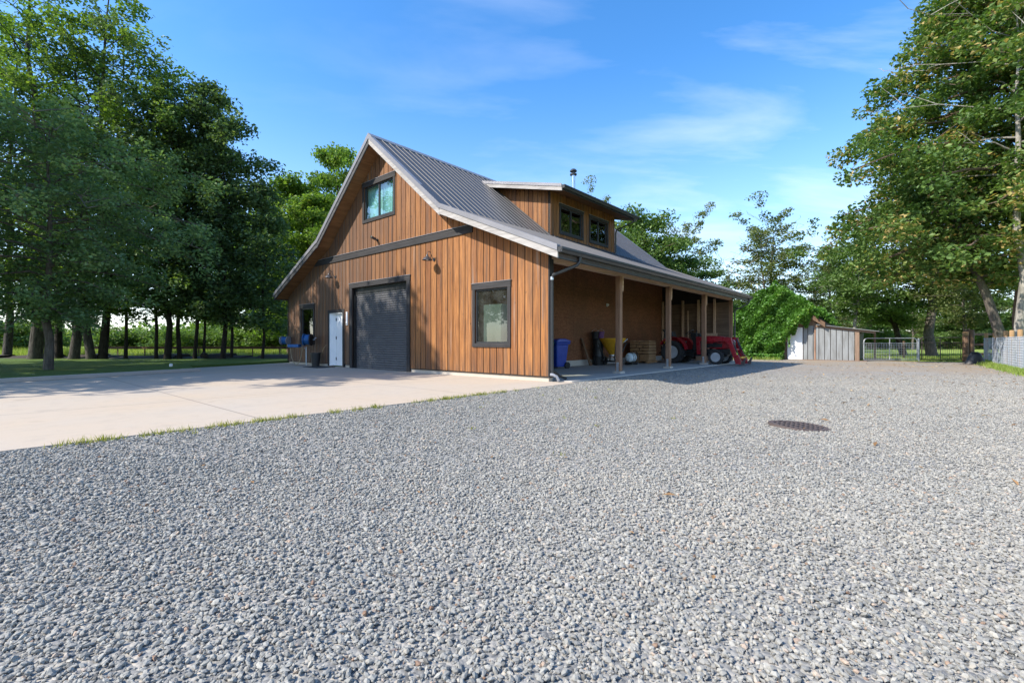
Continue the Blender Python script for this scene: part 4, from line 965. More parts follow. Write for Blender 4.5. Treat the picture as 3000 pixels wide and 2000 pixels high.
m = MB(); hp = [(-.36, .70), (-.36, 1.15), (-.1, 1.185), (.35, 1.16), (.66, 1.08), (.80, .98), (.84, .80), (.82, .66), (.3, .62)]
m.prism([(x, -.255, z_) for x, z_ in hp], (0, .51, 0)); m.obj('hood', M['red'], tr, bevel=.05, seg=3)
m = MB(); m.box(.815, .852, -.19, .19, .60, .93); m.obj('grille', M['black'], tr, bevel=.01)
for s_ in (-1, 1):
    m = MB(); m.hexa([(.70, s_ * .255 - .02, .94), (.835, s_ * .2 - .03, .92), (.835, s_ * .2 + .03, .92), (.70, s_ * .255 + .02, .94), (.66, s_ * .255 - .02, 1.05), (.79, s_ * .2 - .03, 1.0), (.79, s_ * .2 + .03, 1.0), (.66, s_ * .255 + .02, 1.05)]); m.obj('headlight', M['tank'], tr)
    m = MB(); m.box(-.3, .35, s_ * .262 - .004, s_ * .262 + .004, .99, 1.035); m.obj('hood_stripe', M['tank'], tr)
    m = MB(); m.box(-.35, .45, s_ * .262 - .004, s_ * .262 + .004, .70, .86); m.obj('side_vent', M['black'], tr)
m = MB(); m.box(-1.75, .62, -.17, .17, .33, .60); m.box(-.2, .75, -.22, .22, .40, .62); m.box(-1.85, -1.25, -.28, .28, .36, .75); m.obj('chassis', M['black'], tr, bevel=.02)
m = MB(); m.tube([(.3, -.5, .305), (.3, .5, .305)], .055, 10); m.tube([(-1.5, -.5, .49), (-1.5, .5, .49)], .09, 10); m.obj('axle', M['black'], tr)
m = MB(); m.box(-1.12, -.42, -.48, .48, .50, .54); m.box(-1.0, -.6, -.52, -.48, .34, .38); m.box(-.97, -.94, -.51, -.49, .36, .5); m.box(-.66, -.63, -.51, -.49, .36, .5); m.obj('floor', M['black'], tr, bevel=.008)
m = MB(); m.prism([(-.37, -.27, .58), (-.37, -.27, 1.16), (-.46, -.27, 1.28), (-.80, -.27, 1.32), (-.88, -.27, 1.22), (-.74, -.27, .9), (-.78, -.27, .55)], (0, .54, 0)); m.obj('dash', M['black'], tr, bevel=.04, seg=3)
m = MB()
pts = [Vector((math.cos(a) * .19, math.sin(a) * .19, 0)) for a in np.linspace(0, 6.2832, 25)]; rot = Matrix.Rotation(R(-35), 3, 'Y')
m.tube([Vector((-.98, 0, 1.34)) + rot @ p for p in pts], .016, 6, False); m.tube([(-.80, 0, 1.25), (-.98, 0, 1.34)], .02, 6); m.tube([Vector((-.98, 0, 1.34)) + rot @ Vector((0, -.18, 0)), Vector((-.98, 0, 1.34)) + rot @ Vector((0, .18, 0))], .012, 6); m.obj('steering_wheel', M['black'], tr, smooth=True)
m = MB(); m.hexa([(-1.62, -.24, .84), (-1.18, -.22, .86), (-1.18, .22, .86), (-1.62, .24, .84), (-1.62, -.24, .95), (-1.16, -.22, .97), (-1.16, .22, .97), (-1.62, .24, .95)])
m.hexa([(-1.66, -.23, .93), (-1.55, -.23, .95), (-1.55, .23, .95), (-1.66, .23, .93), (-1.80, -.2, 1.38), (-1.70, -.2, 1.40), (-1.70, .2, 1.40), (-1.80, .2, 1.38)]); m.obj('seat', M['black'], tr, bevel=.045, seg=3)
for s_ in (-1, 1):
    m = MB(); pr = []
    for i in range(15):
        a = R(8 + i * 10.2); pr.append((-1.5 + math.cos(a) * .60, .52 + math.sin(a) * .63))
    k = len(pr); y0, y1 = (s_ * .32, s_ * .70) if s_ > 0 else (-.70, -.32)
    inner = [(-1.5 + (x + 1.5) * .955, .52 + (z_ - .52) * .955) for x, z_ in pr]
    vs = [(x, y0, z_) for x, z_ in pr] + [(x, y1, z_) for x, z_ in pr] + [(x, y0, z_) for x, z_ in inner] + [(x, y1, z_) for x, z_ in inner]
    fs = []
    for i in range(k - 1): fs += [(i, i + 1, k + i + 1, k + i), (2 * k + i, 3 * k + i, 3 * k + i + 1, 2 * k + i + 1), (i, 2 * k + i, 2 * k + i + 1, i + 1), (k + i, k + i + 1, 3 * k + i + 1, 3 * k + i)]
    fs += [(0, k, 3 * k, 2 * k), (k - 1, 3 * k - 1, 4 * k - 1, 2 * k - 1)]; m.add(vs, fs)
    yi = s_ * .33; m.add([(x, yi, z_) for x, z_ in inner] + [(-1.5, yi, .62)], [(i, i + 1, k) for i in range(k - 1)])
    m.obj('fender', M['red'], tr)
    MB().box(-1.9, -1.86, s_ * .5 - .05, s_ * .5 + .05, .86, .94).obj('tail_light', M['yellow'], tr)
m = MB(); m.tube([(-1.9, -.40, .65), (-1.92, -.40, 1.35), (-2.02, -.38, 1.45), (-2.02, .38, 1.45), (-1.92, .40, 1.35), (-1.9, .40, .65)], .032, 8); m.obj('roll_bar', M['black'], tr, smooth=True)
m = MB(); m.tube([(-1.85, -.25, .5), (-2.25, -.28, .42)], .025, 6); m.tube([(-1.85, .25, .5), (-2.25, .28, .42)], .025, 6); m.tube([(-1.85, 0, .8), (-2.2, 0, .7)], .025, 6); m.obj('linkage', M['black'], tr)
m = MB(); m.tube([(-.55, -.34, .8), (-.55, -.36, 1.36), (-.52, -.36, 1.40)], .028, 8); m.obj('exhaust', M['black'], tr)
def beam2(mb, path, h, y, wd):
    for (x0, z0_), (x1, z1_) in zip(path, path[1:]):
        d_ = Vector((x1 - x0, 0, z1_ - z0_)).normalized(); nn = Vector((-d_.z, 0, d_.x)) * h / 2; a, b_ = Vector((x0, y, z0_)), Vector((x1, y, z1_)) + d_ * h * .3
        yy = Vector((0, wd / 2, 0)); mb.hexa([a - nn - yy, b_ - nn - yy, b_ - nn + yy, a - nn + yy, a + nn - yy, b_ + nn - yy, b_ + nn + yy, a + nn + yy])
ld = empty('front_loader', (0, 0, 0)); ld.parent = tr
m = MB()
for s_ in (-1, 1): beam2(m, [(-.46, 1.06), (.10, 1.02), (.66, 1.03), (.80, .92), (1.08, .16)], .165, s_ * .46, .075)
ld = promote(ld, m.obj('lift_arm', M['red'], ld, bevel=.008))
for s_ in (-1, 1):
    y = s_ * .46
    m = MB(); beam2(m, [(-.42, .40), (-.46, 1.10)], .15, y, .07); m.obj('loader_post', M['red'], ld, bevel=.006)
    m = MB(); m.prism([(.60, y - .05, .98), (.70, y - .05, 1.13), (.86, y - .05, 1.10), (.92, y - .05, .84), (.80, y - .05, .78)], (0, .1, 0)); m.obj('knee_plate', M['red'], ld, bevel=.01)
    m = MB(); m.tube([(-.38, y - .02 * s_, .55), (.20, y - .02 * s_, .86)], .032, 8); m.tube([(.2, y, .86), (.62, y, 1.0)], .018, 8); m.obj('lift_cylinder', M['black'], ld, smooth=True)
    m = MB(); m.tube([(.82, y - s_ * .07, 1.06), (1.02, y - s_ * .07, .62)], .03, 8); m.tube([(1.02, y - s_ * .07, .62), (1.16, y - s_ * .07, .32)], .017, 8); m.obj('tilt_cylinder', M['black'], ld, smooth=True)
    m = MB(); m.prism([(1.02, y - .05, .05), (1.02, y - .05, .36), (1.12, y - .05, .42), (1.22, y - .05, .22), (1.24, y - .05, .03)], (0, .1, 0)); m.obj('coupler', M['red'], ld, bevel=.01)
    m = MB(); m.prism([(1.2, y - .045, .02), (1.2, y - .045, .08), (1.32, y - .045, .22), (1.36, y - .045, .30), (1.40, y - .045, .28), (1.34, y - .045, .02)], (0, .09, 0)); m.obj('hook_plate', M['iron'], ld)
m = MB(); m.tube([(.92, -.46, .62), (.92, .46, .62)], .045, 10); m.tube([(1.14, -.46, .14), (1.14, .46, .14)], .035, 10); m.obj('cross_tube', M['red'], ld, smooth=True)
m = MB(); m.tube([(.86, -.3, 1.0), (.98, -.28, .6), (1.1, -.26, .35)], .012, 6); m.tube([(.86, .3, 1.0), (.98, .28, .6), (1.1, .26, .35)], .012, 6); m.obj('hydraulic_hose', M['black'], ld)
MB().box(1.14, 1.2, -.3, .3, .26, .34).obj('tie_bar', M['yellow'], ld)

# ================================================================== YARD: DRAIN, SHED, GATES, FENCES
dc = WP(-5.36, -1.42); dz_ = float(ground_z(dc.x, dc.y)) + .012
t = empty('drain_grate', (dc.x, dc.y, dz_), 0, 'round rusty iron drain grate sunk in the grey gravel', 'drain'); t.rotation_euler = (R(1.0), R(3.0), 0)
RG = .35
m = MB(); n = 40; m.lathe([(RG, -.06), (RG, .0), (RG + .022, .0), (RG + .03, -.06)], (0, 0, 0), 'z', n, True); m.obj('rim', M['iron'], t, smooth=True)
m = MB(); m.lathe([(RG - .04, -.03), (RG - .04, .004), (RG - .003, .004), (RG - .003, -.03)], (0, 0, 0), 'z', n, True)
x = -RG + .05; k = 0
while x < RG - .04:
    h = math.sqrt(max(0, (RG - .03) ** 2 - x * x)); m.box(x - .012, x + .012, -h, h, -.028, .003); x += .06; k += 1
for y in (-.17, 0, .17):
    h = math.sqrt((RG - .03) ** 2 - y * y); m.box(-h, h, y - .014, y + .014, -.026, .0025)
m.obj('grate', M['iron'], t).rotation_euler = (0, 0, R(-52)); MB().lathe([(0, -.055), (RG - .002, -.055)], (0, 0, 0), 'z', 24).obj('pit', M['dark'], t)

GZ = -.217
S0 = PX(2517, 28.0, GZ); shed = empty('garden_shed', S0, BROT, 'old shed smothered in vine with a white door and grey sheet metal lean-to', 'shed')
# local: x = back, y = to the left along the front
m = MB(); m.prism([(.0, 2.2, -.1), (.0, 7.0, -.1), (.0, 7.0, 2.35), (.0, 4.5, 4.15), (.0, 2.2, 2.45)], (5.0, 0, 0)); m.obj('gable_body', M['weathered'], shed)
m = MB()
for a, b_ in (((1.72, 2.14), (4.5, 4.32)), ((4.5, 4.32), (7.4, 2.16))):
    m.hexa([(-.3, a[0], a[1]), (-.3, b_[0], b_[1]), (5.2, b_[0], b_[1]), (5.2, a[0], a[1]), (-.3, a[0], a[1] + .08), (-.3, b_[0], b_[1] + .08), (5.2, b_[0], b_[1] + .08), (5.2, a[0], a[1] + .08)])
m.obj('roof', M['iron'], shed)
m = MB(); m.hexa([(-.34, 1.66, 2.04), (-.34, 2.5, 2.66), (-.30, 2.5, 2.66), (-.30, 1.66, 2.04), (-.34, 1.66, 2.34), (-.34, 2.5, 2.95), (-.30, 2.5, 2.95), (-.30, 1.66, 2.34)]); m.obj('barge_board', M['postgrey'], shed)
MB().box(-.05, -.004, 2.90, 3.74, 0.03, 2.06).obj('door', M['white'], shed, bevel=.005)
m = MB(); y = .24
while y < 2.86:                                       # upright sheets with dark standing laps
    y1 = min(y + .30, 2.88); zt = lambda q: 1.80 + .145 * q
    m.hexa([(-.03, y, 0.03), (-.03, y1 - .035, 0.03), (-.008, y1 - .035, 0.03), (-.008, y, 0.03), (-.03, y, zt(y)), (-.03, y1 - .035, zt(y1)), (-.008, y1 - .035, zt(y1)), (-.008, y, zt(y))]); y += .30
m.obj('sheet_wall', M['corr'], shed, bevel=.004)
m = MB(); m.hexa([(-.006, .22, 0), (-.006, 2.88, 0), (.05, 2.88, 0), (.05, .22, 0), (-.006, .22, 1.82), (-.006, 2.88, 2.2), (.05, 2.88, 2.2), (.05, .22, 1.82)]); m.obj('wall_backing', M['gap'], shed)
MB().box(-.07, .03, 2.19, 2.26, .02, 2.12).obj('dark_upright', M['post'], shed)
MB().box(-.06, .12, -.02, .20, 0, 1.80).obj('corner_post', M['weathered'], shed, bevel=.01)
m = MB(); m.hexa([(-.08, -.78, 1.62), (-.08, 2.2, 2.06), (-.04, 2.2, 2.06), (-.04, -.78, 1.62), (-.08, -.78, 1.74), (-.08, 2.2, 2.20), (-.04, 2.2, 2.20), (-.04, -.78, 1.74)]); m.obj('rafter', M['weathered'], shed)
m = MB(); m.hexa([(-.25, -.95, 1.74), (-.25, 2.15, 2.21), (4.5, 2.15, 2.21), (4.5, -.95, 1.74), (-.25, -.95, 1.77), (-.25, 2.15, 2.24), (4.5, 2.15, 2.24), (4.5, -.95, 1.77)]); m.obj('lean_to_roof', M['corr'], shed)
for y in (-.62,): MB().box(1.9, 2.0, y - .05, y + .05, 0, 1.7).obj('rear_post', M['weathered'], shed)
MB().box(.12, 4.4, .12, .18, 0, 1.75).obj('inner_wall', M['gap'], shed)
MB().box(-.3, .1, -.4, 3.2, -.1, .028).obj('sill_slab', M['weathered'], shed)
# the vine
def vine():
    pts = []; N = 24000
    g = np.random.default_rng(5)
    def lump(a, b): return .18 + .26 * np.sin(a * 2.1 + 1) * np.cos(b * 2.6) + .20 * np.sin(a * 5.1) * np.sin(b * 4.3 + 2)
    # front: y 2.0..7.7, below the roof slope (bulging over)
    y = g.uniform(2.0, 7.9, N * 2); z = g.uniform(0, 4.75, N * 2)
    top = 4.95 - np.abs(y - 4.5) ** 1.15 * .72 + .14 * np.sin(y * 5)
    lowr = np.where(y < 4.0, 1.35 + (4.0 - y) * .70 + .28 * np.sin(y * 9), -.05)
    lowr = np.where((y > 3.55) & (y < 4.0), 1.0 + .6 * np.sin(y * 14), lowr)
    ok = (z < top) & (z > lowr); y, z = y[ok], z[ok]
    d = -.34 - np.abs(lump(y, z)) * (1 + .4 * (z < 1.2)) * g.uniform(.5, 1.35, len(y)); pts.append(np.stack([d, y, z], 1)[:N])
    # roof planes
    for sgn in (-1, 1):
        x = g.uniform(-.5, 4.6, 9000); s_ = g.uniform(0, 3.1, 9000); yy = 4.5 + sgn * s_; zz = 4.56 - s_ * .765 + np.abs(lump(x, s_)) * g.uniform(.3, 1.2, 9000)
        keep = (sgn > 0) | (s_ < 2.7 + .5 * np.sin(x * 3)); pts.append(np.stack([x, yy, zz], 1)[keep])
    # left flank and skirt
    x = g.uniform(-.3, 3.0, 5000); z = g.uniform(0, 2.4, 5000); pts.append(np.stack([x, 7.25 + np.abs(lump(x, z)) * 1.2 + .15, z], 1))
    y = g.uniform(3.9, 8.2, 4500); pts.append(np.stack([-.3 - g.uniform(0, 1, 4500) ** 1.6 * .9, y, g.uniform(0, .35, 4500)], 1))
    P = np.concatenate(pts); tint = np.clip(g.uniform(0, 1, len(P)) * .7 + .3 * (np.sin(P[:, 1] * 3 + P[:, 2] * 2) * .5 + .5), 0, 1)
    return leaves(P, .155 * g.uniform(.6, 1.35, len(P)), tint, .35, .9, .85)
vn = empty('climbing_vine', S0, BROT, 'thick green vine covering the gable and roof of the old shed', 'vine')
v_, i_, t_ = vine(); np_mesh('foliage', v_, 3, i_, M['leaf_ivy'], t_, parent=vn)
m = MB()
for y in (4.2, 5.1, 5.9, 6.7):
    p = [(-.06, y + random.uniform(-.15, .15) * i, .4 * i) for i in range(6)]; m.tube(p, .025, 5)
m.obj('stem', M['bark_mid'], vn)

# gates (both stand along the same line at the back of the yard)
def gate(x0, x1, y, z1, mat, label, bars, rounded=(True, True), mesh=True):
    t = empty('field_gate', (x0, y, GZ), 0, label, 'gate'); w_ = x1 - x0; b0 = .08; r = .22; m = MB(); rr = .028
    p = [(0, 0, b0)]
    p += ([(0, 0, z1 - r)] + [(r - r * math.cos(a), 0, z1 - r + r * math.sin(a)) for a in (.5, 1.05, 1.5708)]) if rounded[0] else [(0, 0, z1)]
    p += ([(w_ - r + r * math.sin(a), 0, z1 - r + r * math.cos(a)) for a in (0, .5, 1.05, 1.5708)]) if rounded[1] else [(w_, 0, z1)]
    p += [(w_, 0, b0), (0, 0, b0)]
    m.tube(p, rr, 8); m.obj('frame', M[mat], t, smooth=True)
    MB().tube([(0, 0, z1 - .30), (w_, 0, z1 - .30)], .022, 8).obj('rail', M[mat], t)
    for f in bars: MB().tube([(w_ * f, 0, b0), (w_ * f, 0, z1)], .022, 8).obj('brace', M[mat], t)
    m = MB(); zz = b0 + .10
    if mesh:
        while zz < z1 - .32: m.box(0, w_, -.004, .004, zz - .006, zz + .006); zz += .10
        xx = .15
        while xx < w_: m.box(xx - .005, xx + .005, -.004, .004, b0, z1 - .3); xx += .15
    else:
        xx = .10
        while xx < w_: m.box(xx - .006, xx + .006, -.006, .006, b0, z1 - .3); xx += .13
    m.obj('infill', M[mat], t)
    for z_ in (.25, z1 - .3): MB().box(-.05, .01, -.03, .03, z_ - .03, z_ + .03).obj('hinge', M[mat], t)
    return t
M['gatebrown'] = plain('brown_gate', (.10, .075, .06), (.06, .045, .038), rough=.7)
gate(20.98, 24.16, 28.05, 1.36, 'steel', 'galvanised tube field gate with wire mesh beside the shed post', (.485,))
gate(24.34, 26.82, 28.10, 1.40, 'gatebrown', 'dark upright barred gate between the steel gate and the wooden posts', (.06, .5), (True, False), False)
MB().tube([(24.25, 28.06, GZ), (24.25, 28.06, 1.14)], .04, 8).obj('gate_post', M['steel'], None, smooth=True)
tag(bpy.data.objects['gate_post'], 'thin galvanised gate post where the two gates meet', 'post')
def wpost(name, x, y, h, r, mat, label, cat='post', group=None, cap=True):
    m = MB(); z0 = GZ - .1; k = [(r * 1.02, z0), (r, z0 + h * .5), (r * .97, GZ + h - .03), (r * .85, GZ + h), (0, GZ + h + .008)]
    m.lathe(k, (0, 0, -GZ), 'z', 14); o = m.obj(name, M[mat], None, smooth=True); o.location = (x, y, GZ); tag(o, label, cat, group); return o
gp = wpost('fence_post', 27.0, 28.0, 1.50, .15, 'postgrey', 'stout orange topped post where the dark gate closes'); wpost('fence_post', 27.36, 28.1, 1.86, .20, 'postgrey', 'thick brown post right beside the orange topped gate post')
cp = MB().lathe([(.15, 1.505), (.15, 1.70), (.13, 1.73), (0, 1.74)], (0, 0, 0), 'z', 14).obj('post_top', M['postwood'], gp, smooth=True)
t = empty('rail_fence', (27.5, 28.2, GZ), 0, 'three rail timber fence between the thick brown post and the wire fence', 'fence')
for z_ in (1.60, .98, .42): MB().box(.0, 1.9, -.03, .03, z_ - .07, z_ + .07).obj('rail', M['weathered' if z_ > 1.5 else 'postgrey'], t, bevel=.01)
# wire fence down the right-hand side of the yard
t = empty('wire_fence', (0, 0, 0), 0, 'timber post fence hung with pale galvanised wire mesh along the yard', 'fence')
fp = [(27.0, 26.9), (25.4, 24.75), (23.3, 22.65), (22.0, 20.95), (21.15, 19.9), (20.12, 18.62), (18.8, 17.0), (17.4, 15.3)]
fp[0] = (26.62, 26.4)
for (x, y) in fp:
    m = MB(); m.lathe([(.088, -.15), (.085, .8), (.082, 1.60), (.07, 1.64), (0, 1.648)], (0, 0, 0), 'z', 14); o = m.obj('post', M['postwood'], t, smooth=True); o.location = (x, y, GZ)
m = MB()
for a, b_ in zip(fp, fp[1:]):
    a, b_ = Vector((*a, GZ)), Vector((*b_, GZ)); d_ = (b_ - a); n_ = Vector((d_.y, -d_.x, 0)).normalized()
    if n_.x > 0: n_ = -n_
    off = n_ * .10; dn = d_.normalized(); k = int(d_.length / .075)
    for i in range(k):
        p = a + d_ * (i / k) + off + n_ * random.uniform(-.008, .008); m.box(0, 0, 0, 0, 0, 0) if False else None
        q = dn * .0055; e = n_ * .004
        m.hexa([p - q - e, p + q - e, p + q + e, p - q + e] + [w + Vector((0, 0, 1.36)) for w in (p - q - e, p + q - e, p + q + e, p - q + e)])
    z_ = .03
    while z_ < 1.37:
        sag = .012 * math.sin(z_ * 9); e = n_ * .004; p, r_ = a + off * 1.06 + Vector((0, 0, z_ + sag)), b_ + off * 1.06 + Vector((0, 0, z_ - sag)); h_ = Vector((0, 0, .0065))
        m.hexa([p - h_ - e, r_ - h_ - e, r_ - h_ + e, p - h_ + e, p + h_ - e, r_ + h_ - e, r_ + h_ + e, p + h_ + e]); z_ += .10
M['wire'] = plain('galvanised_wire', (.46, .50, .56), (.36, .40, .46), 30, .5, .25)
m.obj('wire_mesh', M['wire'], t)
# black tub tipped up by the post
t = empty('feed_tub', PX(2857, 24.2, GZ), R(-20), 'black plastic tub standing tipped up beside the brown gate post', 'tub')
m = MB(); n = 14; ring = []
for j, (w0, d0, zz) in enumerate(((.47, .22, 0.0), (.44, .21, .06), (.35, .20, .25), (.26, .18, .45), (.19, .14, .58), (.10, .08, .63))):
    ring.append([(w0 * math.cos(math.pi * i / n), -d0 * math.sin(math.pi * i / n) * 1.2, zz) for i in range(n + 1)])
vs = [p for r_ in ring for p in r_]; fs = [(j * (n + 1) + i, j * (n + 1) + i + 1, (j + 1) * (n + 1) + i + 1, (j + 1) * (n + 1) + i) for j in range(len(ring) - 1) for i in range(n)]
m.add(vs, fs); m.add([ring[-1][i] for i in range(n + 1)], [tuple(range(n + 1))]); m.add([p for r_ in ring for p in (r_[0], r_[-1])], [(2 * j, 2 * j + 1, 2 * j + 3, 2 * j + 2) for j in range(len(ring) - 1)])
m.obj('shell', M['black'], t, smooth=True); MB().tube([(.50 * math.cos(math.pi * i / 12), -.29 * math.sin(math.pi * i / 12), .02) for i in range(13)], .025, 6).obj('lip', M['black'], t)
# paddock things beyond the gates
for i, (x, y, ln, rz, lab) in enumerate(((29.5, 46, 6.5, .05, 'long weathered log lying in the paddock, nearest the big pale trunk'), (25.6, 47.5, 3.2, -.4, 'short forked log lying in the paddock behind the steel gate'))):
    m = MB(); m.tube([(-ln / 2, 0, .25), (-ln * .2, .05, .28), (ln * .2, -.05, .30), (ln / 2, .08, .22)], [.24, .27, .23, .15], 8); m.tube([(0, 0, .3), (.5, .4, .8), (.8, .5, 1.15)], [.1, .07, .03], 6)
    o = m.obj('fallen_log', M['bark_mid'], None, smooth=True); o.location = (x, y, -.27); o.rotation_euler = (0, 0, rz); tag(o, lab, 'log')
for i, x in enumerate((21.6, 24.4, 27.5)):
    m = MB(); m.box(-.05, .05, -.05, .05, -.2, 1.25); o = m.obj('paddock_post', M['postgrey'], None, bevel=.01); o.location = (x, 33.0, -.27); tag(o, ('dark paddock post behind the left half of the steel gate', 'dark paddock post behind where the two gates meet', 'dark paddock post behind the barred gate')[i], 'post', 'posts standing in the paddock')
# wire fence behind the row of trees on the left
t = empty('field_fence', (0, 0, 0), 0, 'low dark rail and wire fence behind the tree trunks', 'fence')
fx = [-24.2 + i * 1.55 for i in range(9)]
for x in fx: MB().box(x - .022, x + .022, 27.0, 27.045, -.27, .66).obj('post', M['postgrey'], t)
m = MB(); m.box(fx[0], fx[-1], 26.97, 27.0, .52, .66); m.obj('rail', M['postgrey'], t)
m = MB()
for z_ in (.05, .25): m.box(fx[0], fx[-1], 26.99, 26.996, z_, z_ + .008)
m.obj('wire', M['steel'], t)
o = MB().lathe([(0, 0), (.16, .03), (.2, .12), (.13, .25), (0, .29)], (0, 0, 0), 'z', 9).obj('boulder', M['soil'], None); o.location = (-15.9, 24.3, .1); tag(o, 'small dark boulder on the soil between the trunks', 'rock')
o = MB().lathe([(0, 0), (.05, .0), (.06, .08), (.02, .10), (0, .10)], (0, 0, 0), 'z', 12).obj('garden_light', M['white'], None); o.location = (-12.0, 16.55, .07); tag(o, 'tiny white garden light at the tip of the lawn', 'light')

# ================================================================== TREES
# young maple on the lawn in front
tree('young_maple', 'young maple with feathery dark green leaves on the lawn, nearest the kerb', PX(141, 14.7, .07),
     dict(seed=3, H=8.0, tr=.125, cr=4.4, z0=1.75, nleaf=40000, leaf=.12, shape='vase', nbr=70, clump=.46, bark='bark_grey', lm='leaf_maple', stems=1, rise=.30, up=.7, flat=.72, droop=.42, flare=1.12, tw=.55))
ROW = [  # px of the trunk at the ground, depth, height, trunk radius, crown radius, crown base, shape, lean, leaf count, material, bark, label
    (20, 25.5, 19, .30, 4.2, 2.4, 'column', (.02, 0), 26000, 'leaf_mid', 'bark_pale', 'tall pale trunked poplar at the left edge of the row'),
    (103, 23.6, 21, .42, 4.6, 2.6, 'column', (-.012, 0), 24000, 'leaf_light', 'bark_pale', 'thickest tree of the row with a flared dark base behind the young maple'),
    (172, 24.6, 15, .26, 3.4, 2.4, 'round', (.0, 0), 16000, 'leaf_dark', 'bark_dark', 'straight dark tree just right of the young maple stem'),
    (216, 23.4, 20, .32, 4.6, 2.8, 'column', (.09, 0), 22000, 'leaf_light', 'bark_pale', 'tall tree with speckled pale bark leaning out over the row'),
    (226, 25.2, 14, .16, 2.8, 2.4, 'round', (.015, 0), 12000, 'leaf_dark', 'bark_dark', 'thin dark tree between the two speckled trunks'),
    (268, 23.5, 16, .29, 3.8, 2.6, 'round', (-.05, 0), 18000, 'leaf_mid', 'bark_grey', 'second speckled trunk leaning left beside the twin stems'),
    (300, 23.8, 17, .30, 4.0, 2.7, 'round', (.06, 0), 20000, 'leaf_dark', 'bark_dark', 'twin stemmed black tree leaning right above the rail fence'),
    (368, 24.2, 12, .13, 2.8, 2.2, 'round', (.05, 0), 12000, 'leaf_dark', 'bark_dark', 'slim leaning tree in the middle of the rail fence'),
    (457, 24.0, 13.5, .13, 2.9, 2.4, 'column', (-.005, 0), 17000, 'leaf_dark', 'bark_dark', 'slim upright tree touching the flared black trunk'),
    (490, 23.7, 14.6, .24, 3.4, 2.4, 'column', (.02, 0), 24000, 'leaf_mid', 'bark_dark', 'black tree with a wide flared foot right of the rail fence'),
    (527, 24.0, 13.8, .16, 2.6, 2.2, 'column', (-.01, 0), 17000, 'leaf_dark', 'bark_dark', 'dark tree with a curved foot beside the small boulder'),
    (570, 24.0, 14.2, .14, 2.7, 2.2, 'column', (.045, 0), 19000, 'leaf_dark', 'bark_dark', 'leaning dark tree just right of the small boulder'),
    (596, 24.8, 13, .10, 2.4, 2.2, 'column', (.0, 0), 14000, 'leaf_dark', 'bark_dark', 'thinnest straight trunk of the row'),
    (652, 23.9, 14.3, .185, 3.0, 2.1, 'column', (-.005, 0), 26000, 'leaf_dark', 'bark_dark', 'broad tall tree with a bright top, the last thick trunk before the barn'),
    (678, 24.6, 11.5, .12, 2.5, 2.1, 'column', (-.01, 0), 13000, 'leaf_dark', 'bark_dark', 'thin trunk with a kinked foot right of the broad tall tree'),
    (768, 24.0, 9.4, .12, 2.5, 1.7, 'cone', (.01, 0), 15000, 'leaf_dark', 'bark_dark', 'small dark tree with low branches nearest the barn wall')]
for i, (px, dp, H, r_, cr_, z0, shp, ln, nl, lm_, bk, lab) in enumerate(ROW):
    tree('row_tree', lab, PX(px, dp, .03), dict(seed=40 + i, H=H, tr=r_ * .62, cr=cr_ * .95, z0=z0, nleaf=int(nl * .58), leaf=.18, shape=shp, lean=ln, nbr=34, clump=.58, bark='bark_poplar' if bk != 'bark_dark' else bk, lm=lm_, stems=1, rise=.42, flat=.85, sides=10, tw=.5), group='row of trees along the lawn')
# shared kinds for the woods further off
K1 = tree('field_tree', 'broad leafy green tree just clear of the barn roof on the left', PX(850, 36, -.27), dict(seed=81, H=14, tr=.24, cr=4.2, z0=1.5, nleaf=20000, leaf=.27, shape='column', nbr=34, clump=.95, bark='bark_mid', lm='leaf_light', rise=.5))
K2 = tree('field_tree', 'rounded bright green tree rising behind the right end of the barn', PX(1885, 38, -.27), dict(seed=82, H=11.5, tr=.25, cr=3.3, z0=1.2, nleaf=13000, leaf=.27, shape='round', nbr=36, clump=1.0, bark='bark_mid', lm='leaf_mid', rise=.4))
K3 = tree('sparse_tree', 'sparse olive tree with bare upper twigs above the vine covered shed', PX(2262, 52, -.27), dict(seed=83, H=14.5, tr=.20, cr=4.4, z0=3.0, nleaf=7000, leaf=.28, shape='round', nbr=40, clump=.75, bark='bark_grey', lm='leaf_dry', rise=.8, bare=.35))
K4 = tree('dead_tree', 'bare dead tree standing between the barn and the sparse olive tree', PX(2133, 50, -.27), dict(seed=84, H=9.6, tr=.13, cr=2.6, z0=2.5, nleaf=60, leaf=.2, shape='round', nbr=22, clump=.3, bark='bark_pale', lm='leaf_dry', rise=1.2, bare=1.0))
K5 = tree('hedge_bush', 'low rounded bramble bush at the far left of the field', PX(30, 40, -.3), dict(seed=85, H=2.1, tr=.06, cr=2.6, z0=.2, nleaf=7000, leaf=.22, shape='round', nbr=24, clump=.8, bark='bark_mid', lm='leaf_mid', rise=.5), cat='bush')
def P(proto, px, dp, sc, rz, label, group, z=-.27): return place(proto, PX(px, dp, z), rz, sc, label, group)
gl = 'trees beyond the barn on the left'; gr = 'trees behind the barn and the shed'; gb = 'bramble bushes beyond the field'
K1['group'] = gl; K2['group'] = gr; K3['group'] = 'sparse trees behind the shed'; K5['group'] = gb
P(K1, 915, 34, (.9, .9, .86), 1.1, 'leafy tree touching the lower left slope of the barn roof', gl)
P(K1, 985, 40, (1.0, 1.0, 1.30), 2.3, 'tallest leafy tree with a thin spire behind the left slope of the barn roof', gl)
P(K2, 800, 44, (1.4, 1.4, 1.15), .6, 'dense tree filling the gap right of the row', gl)
P(K2, 640, 66, 1.5, 2.6, 'round tree half hidden behind the broad tall row tree', gl); 

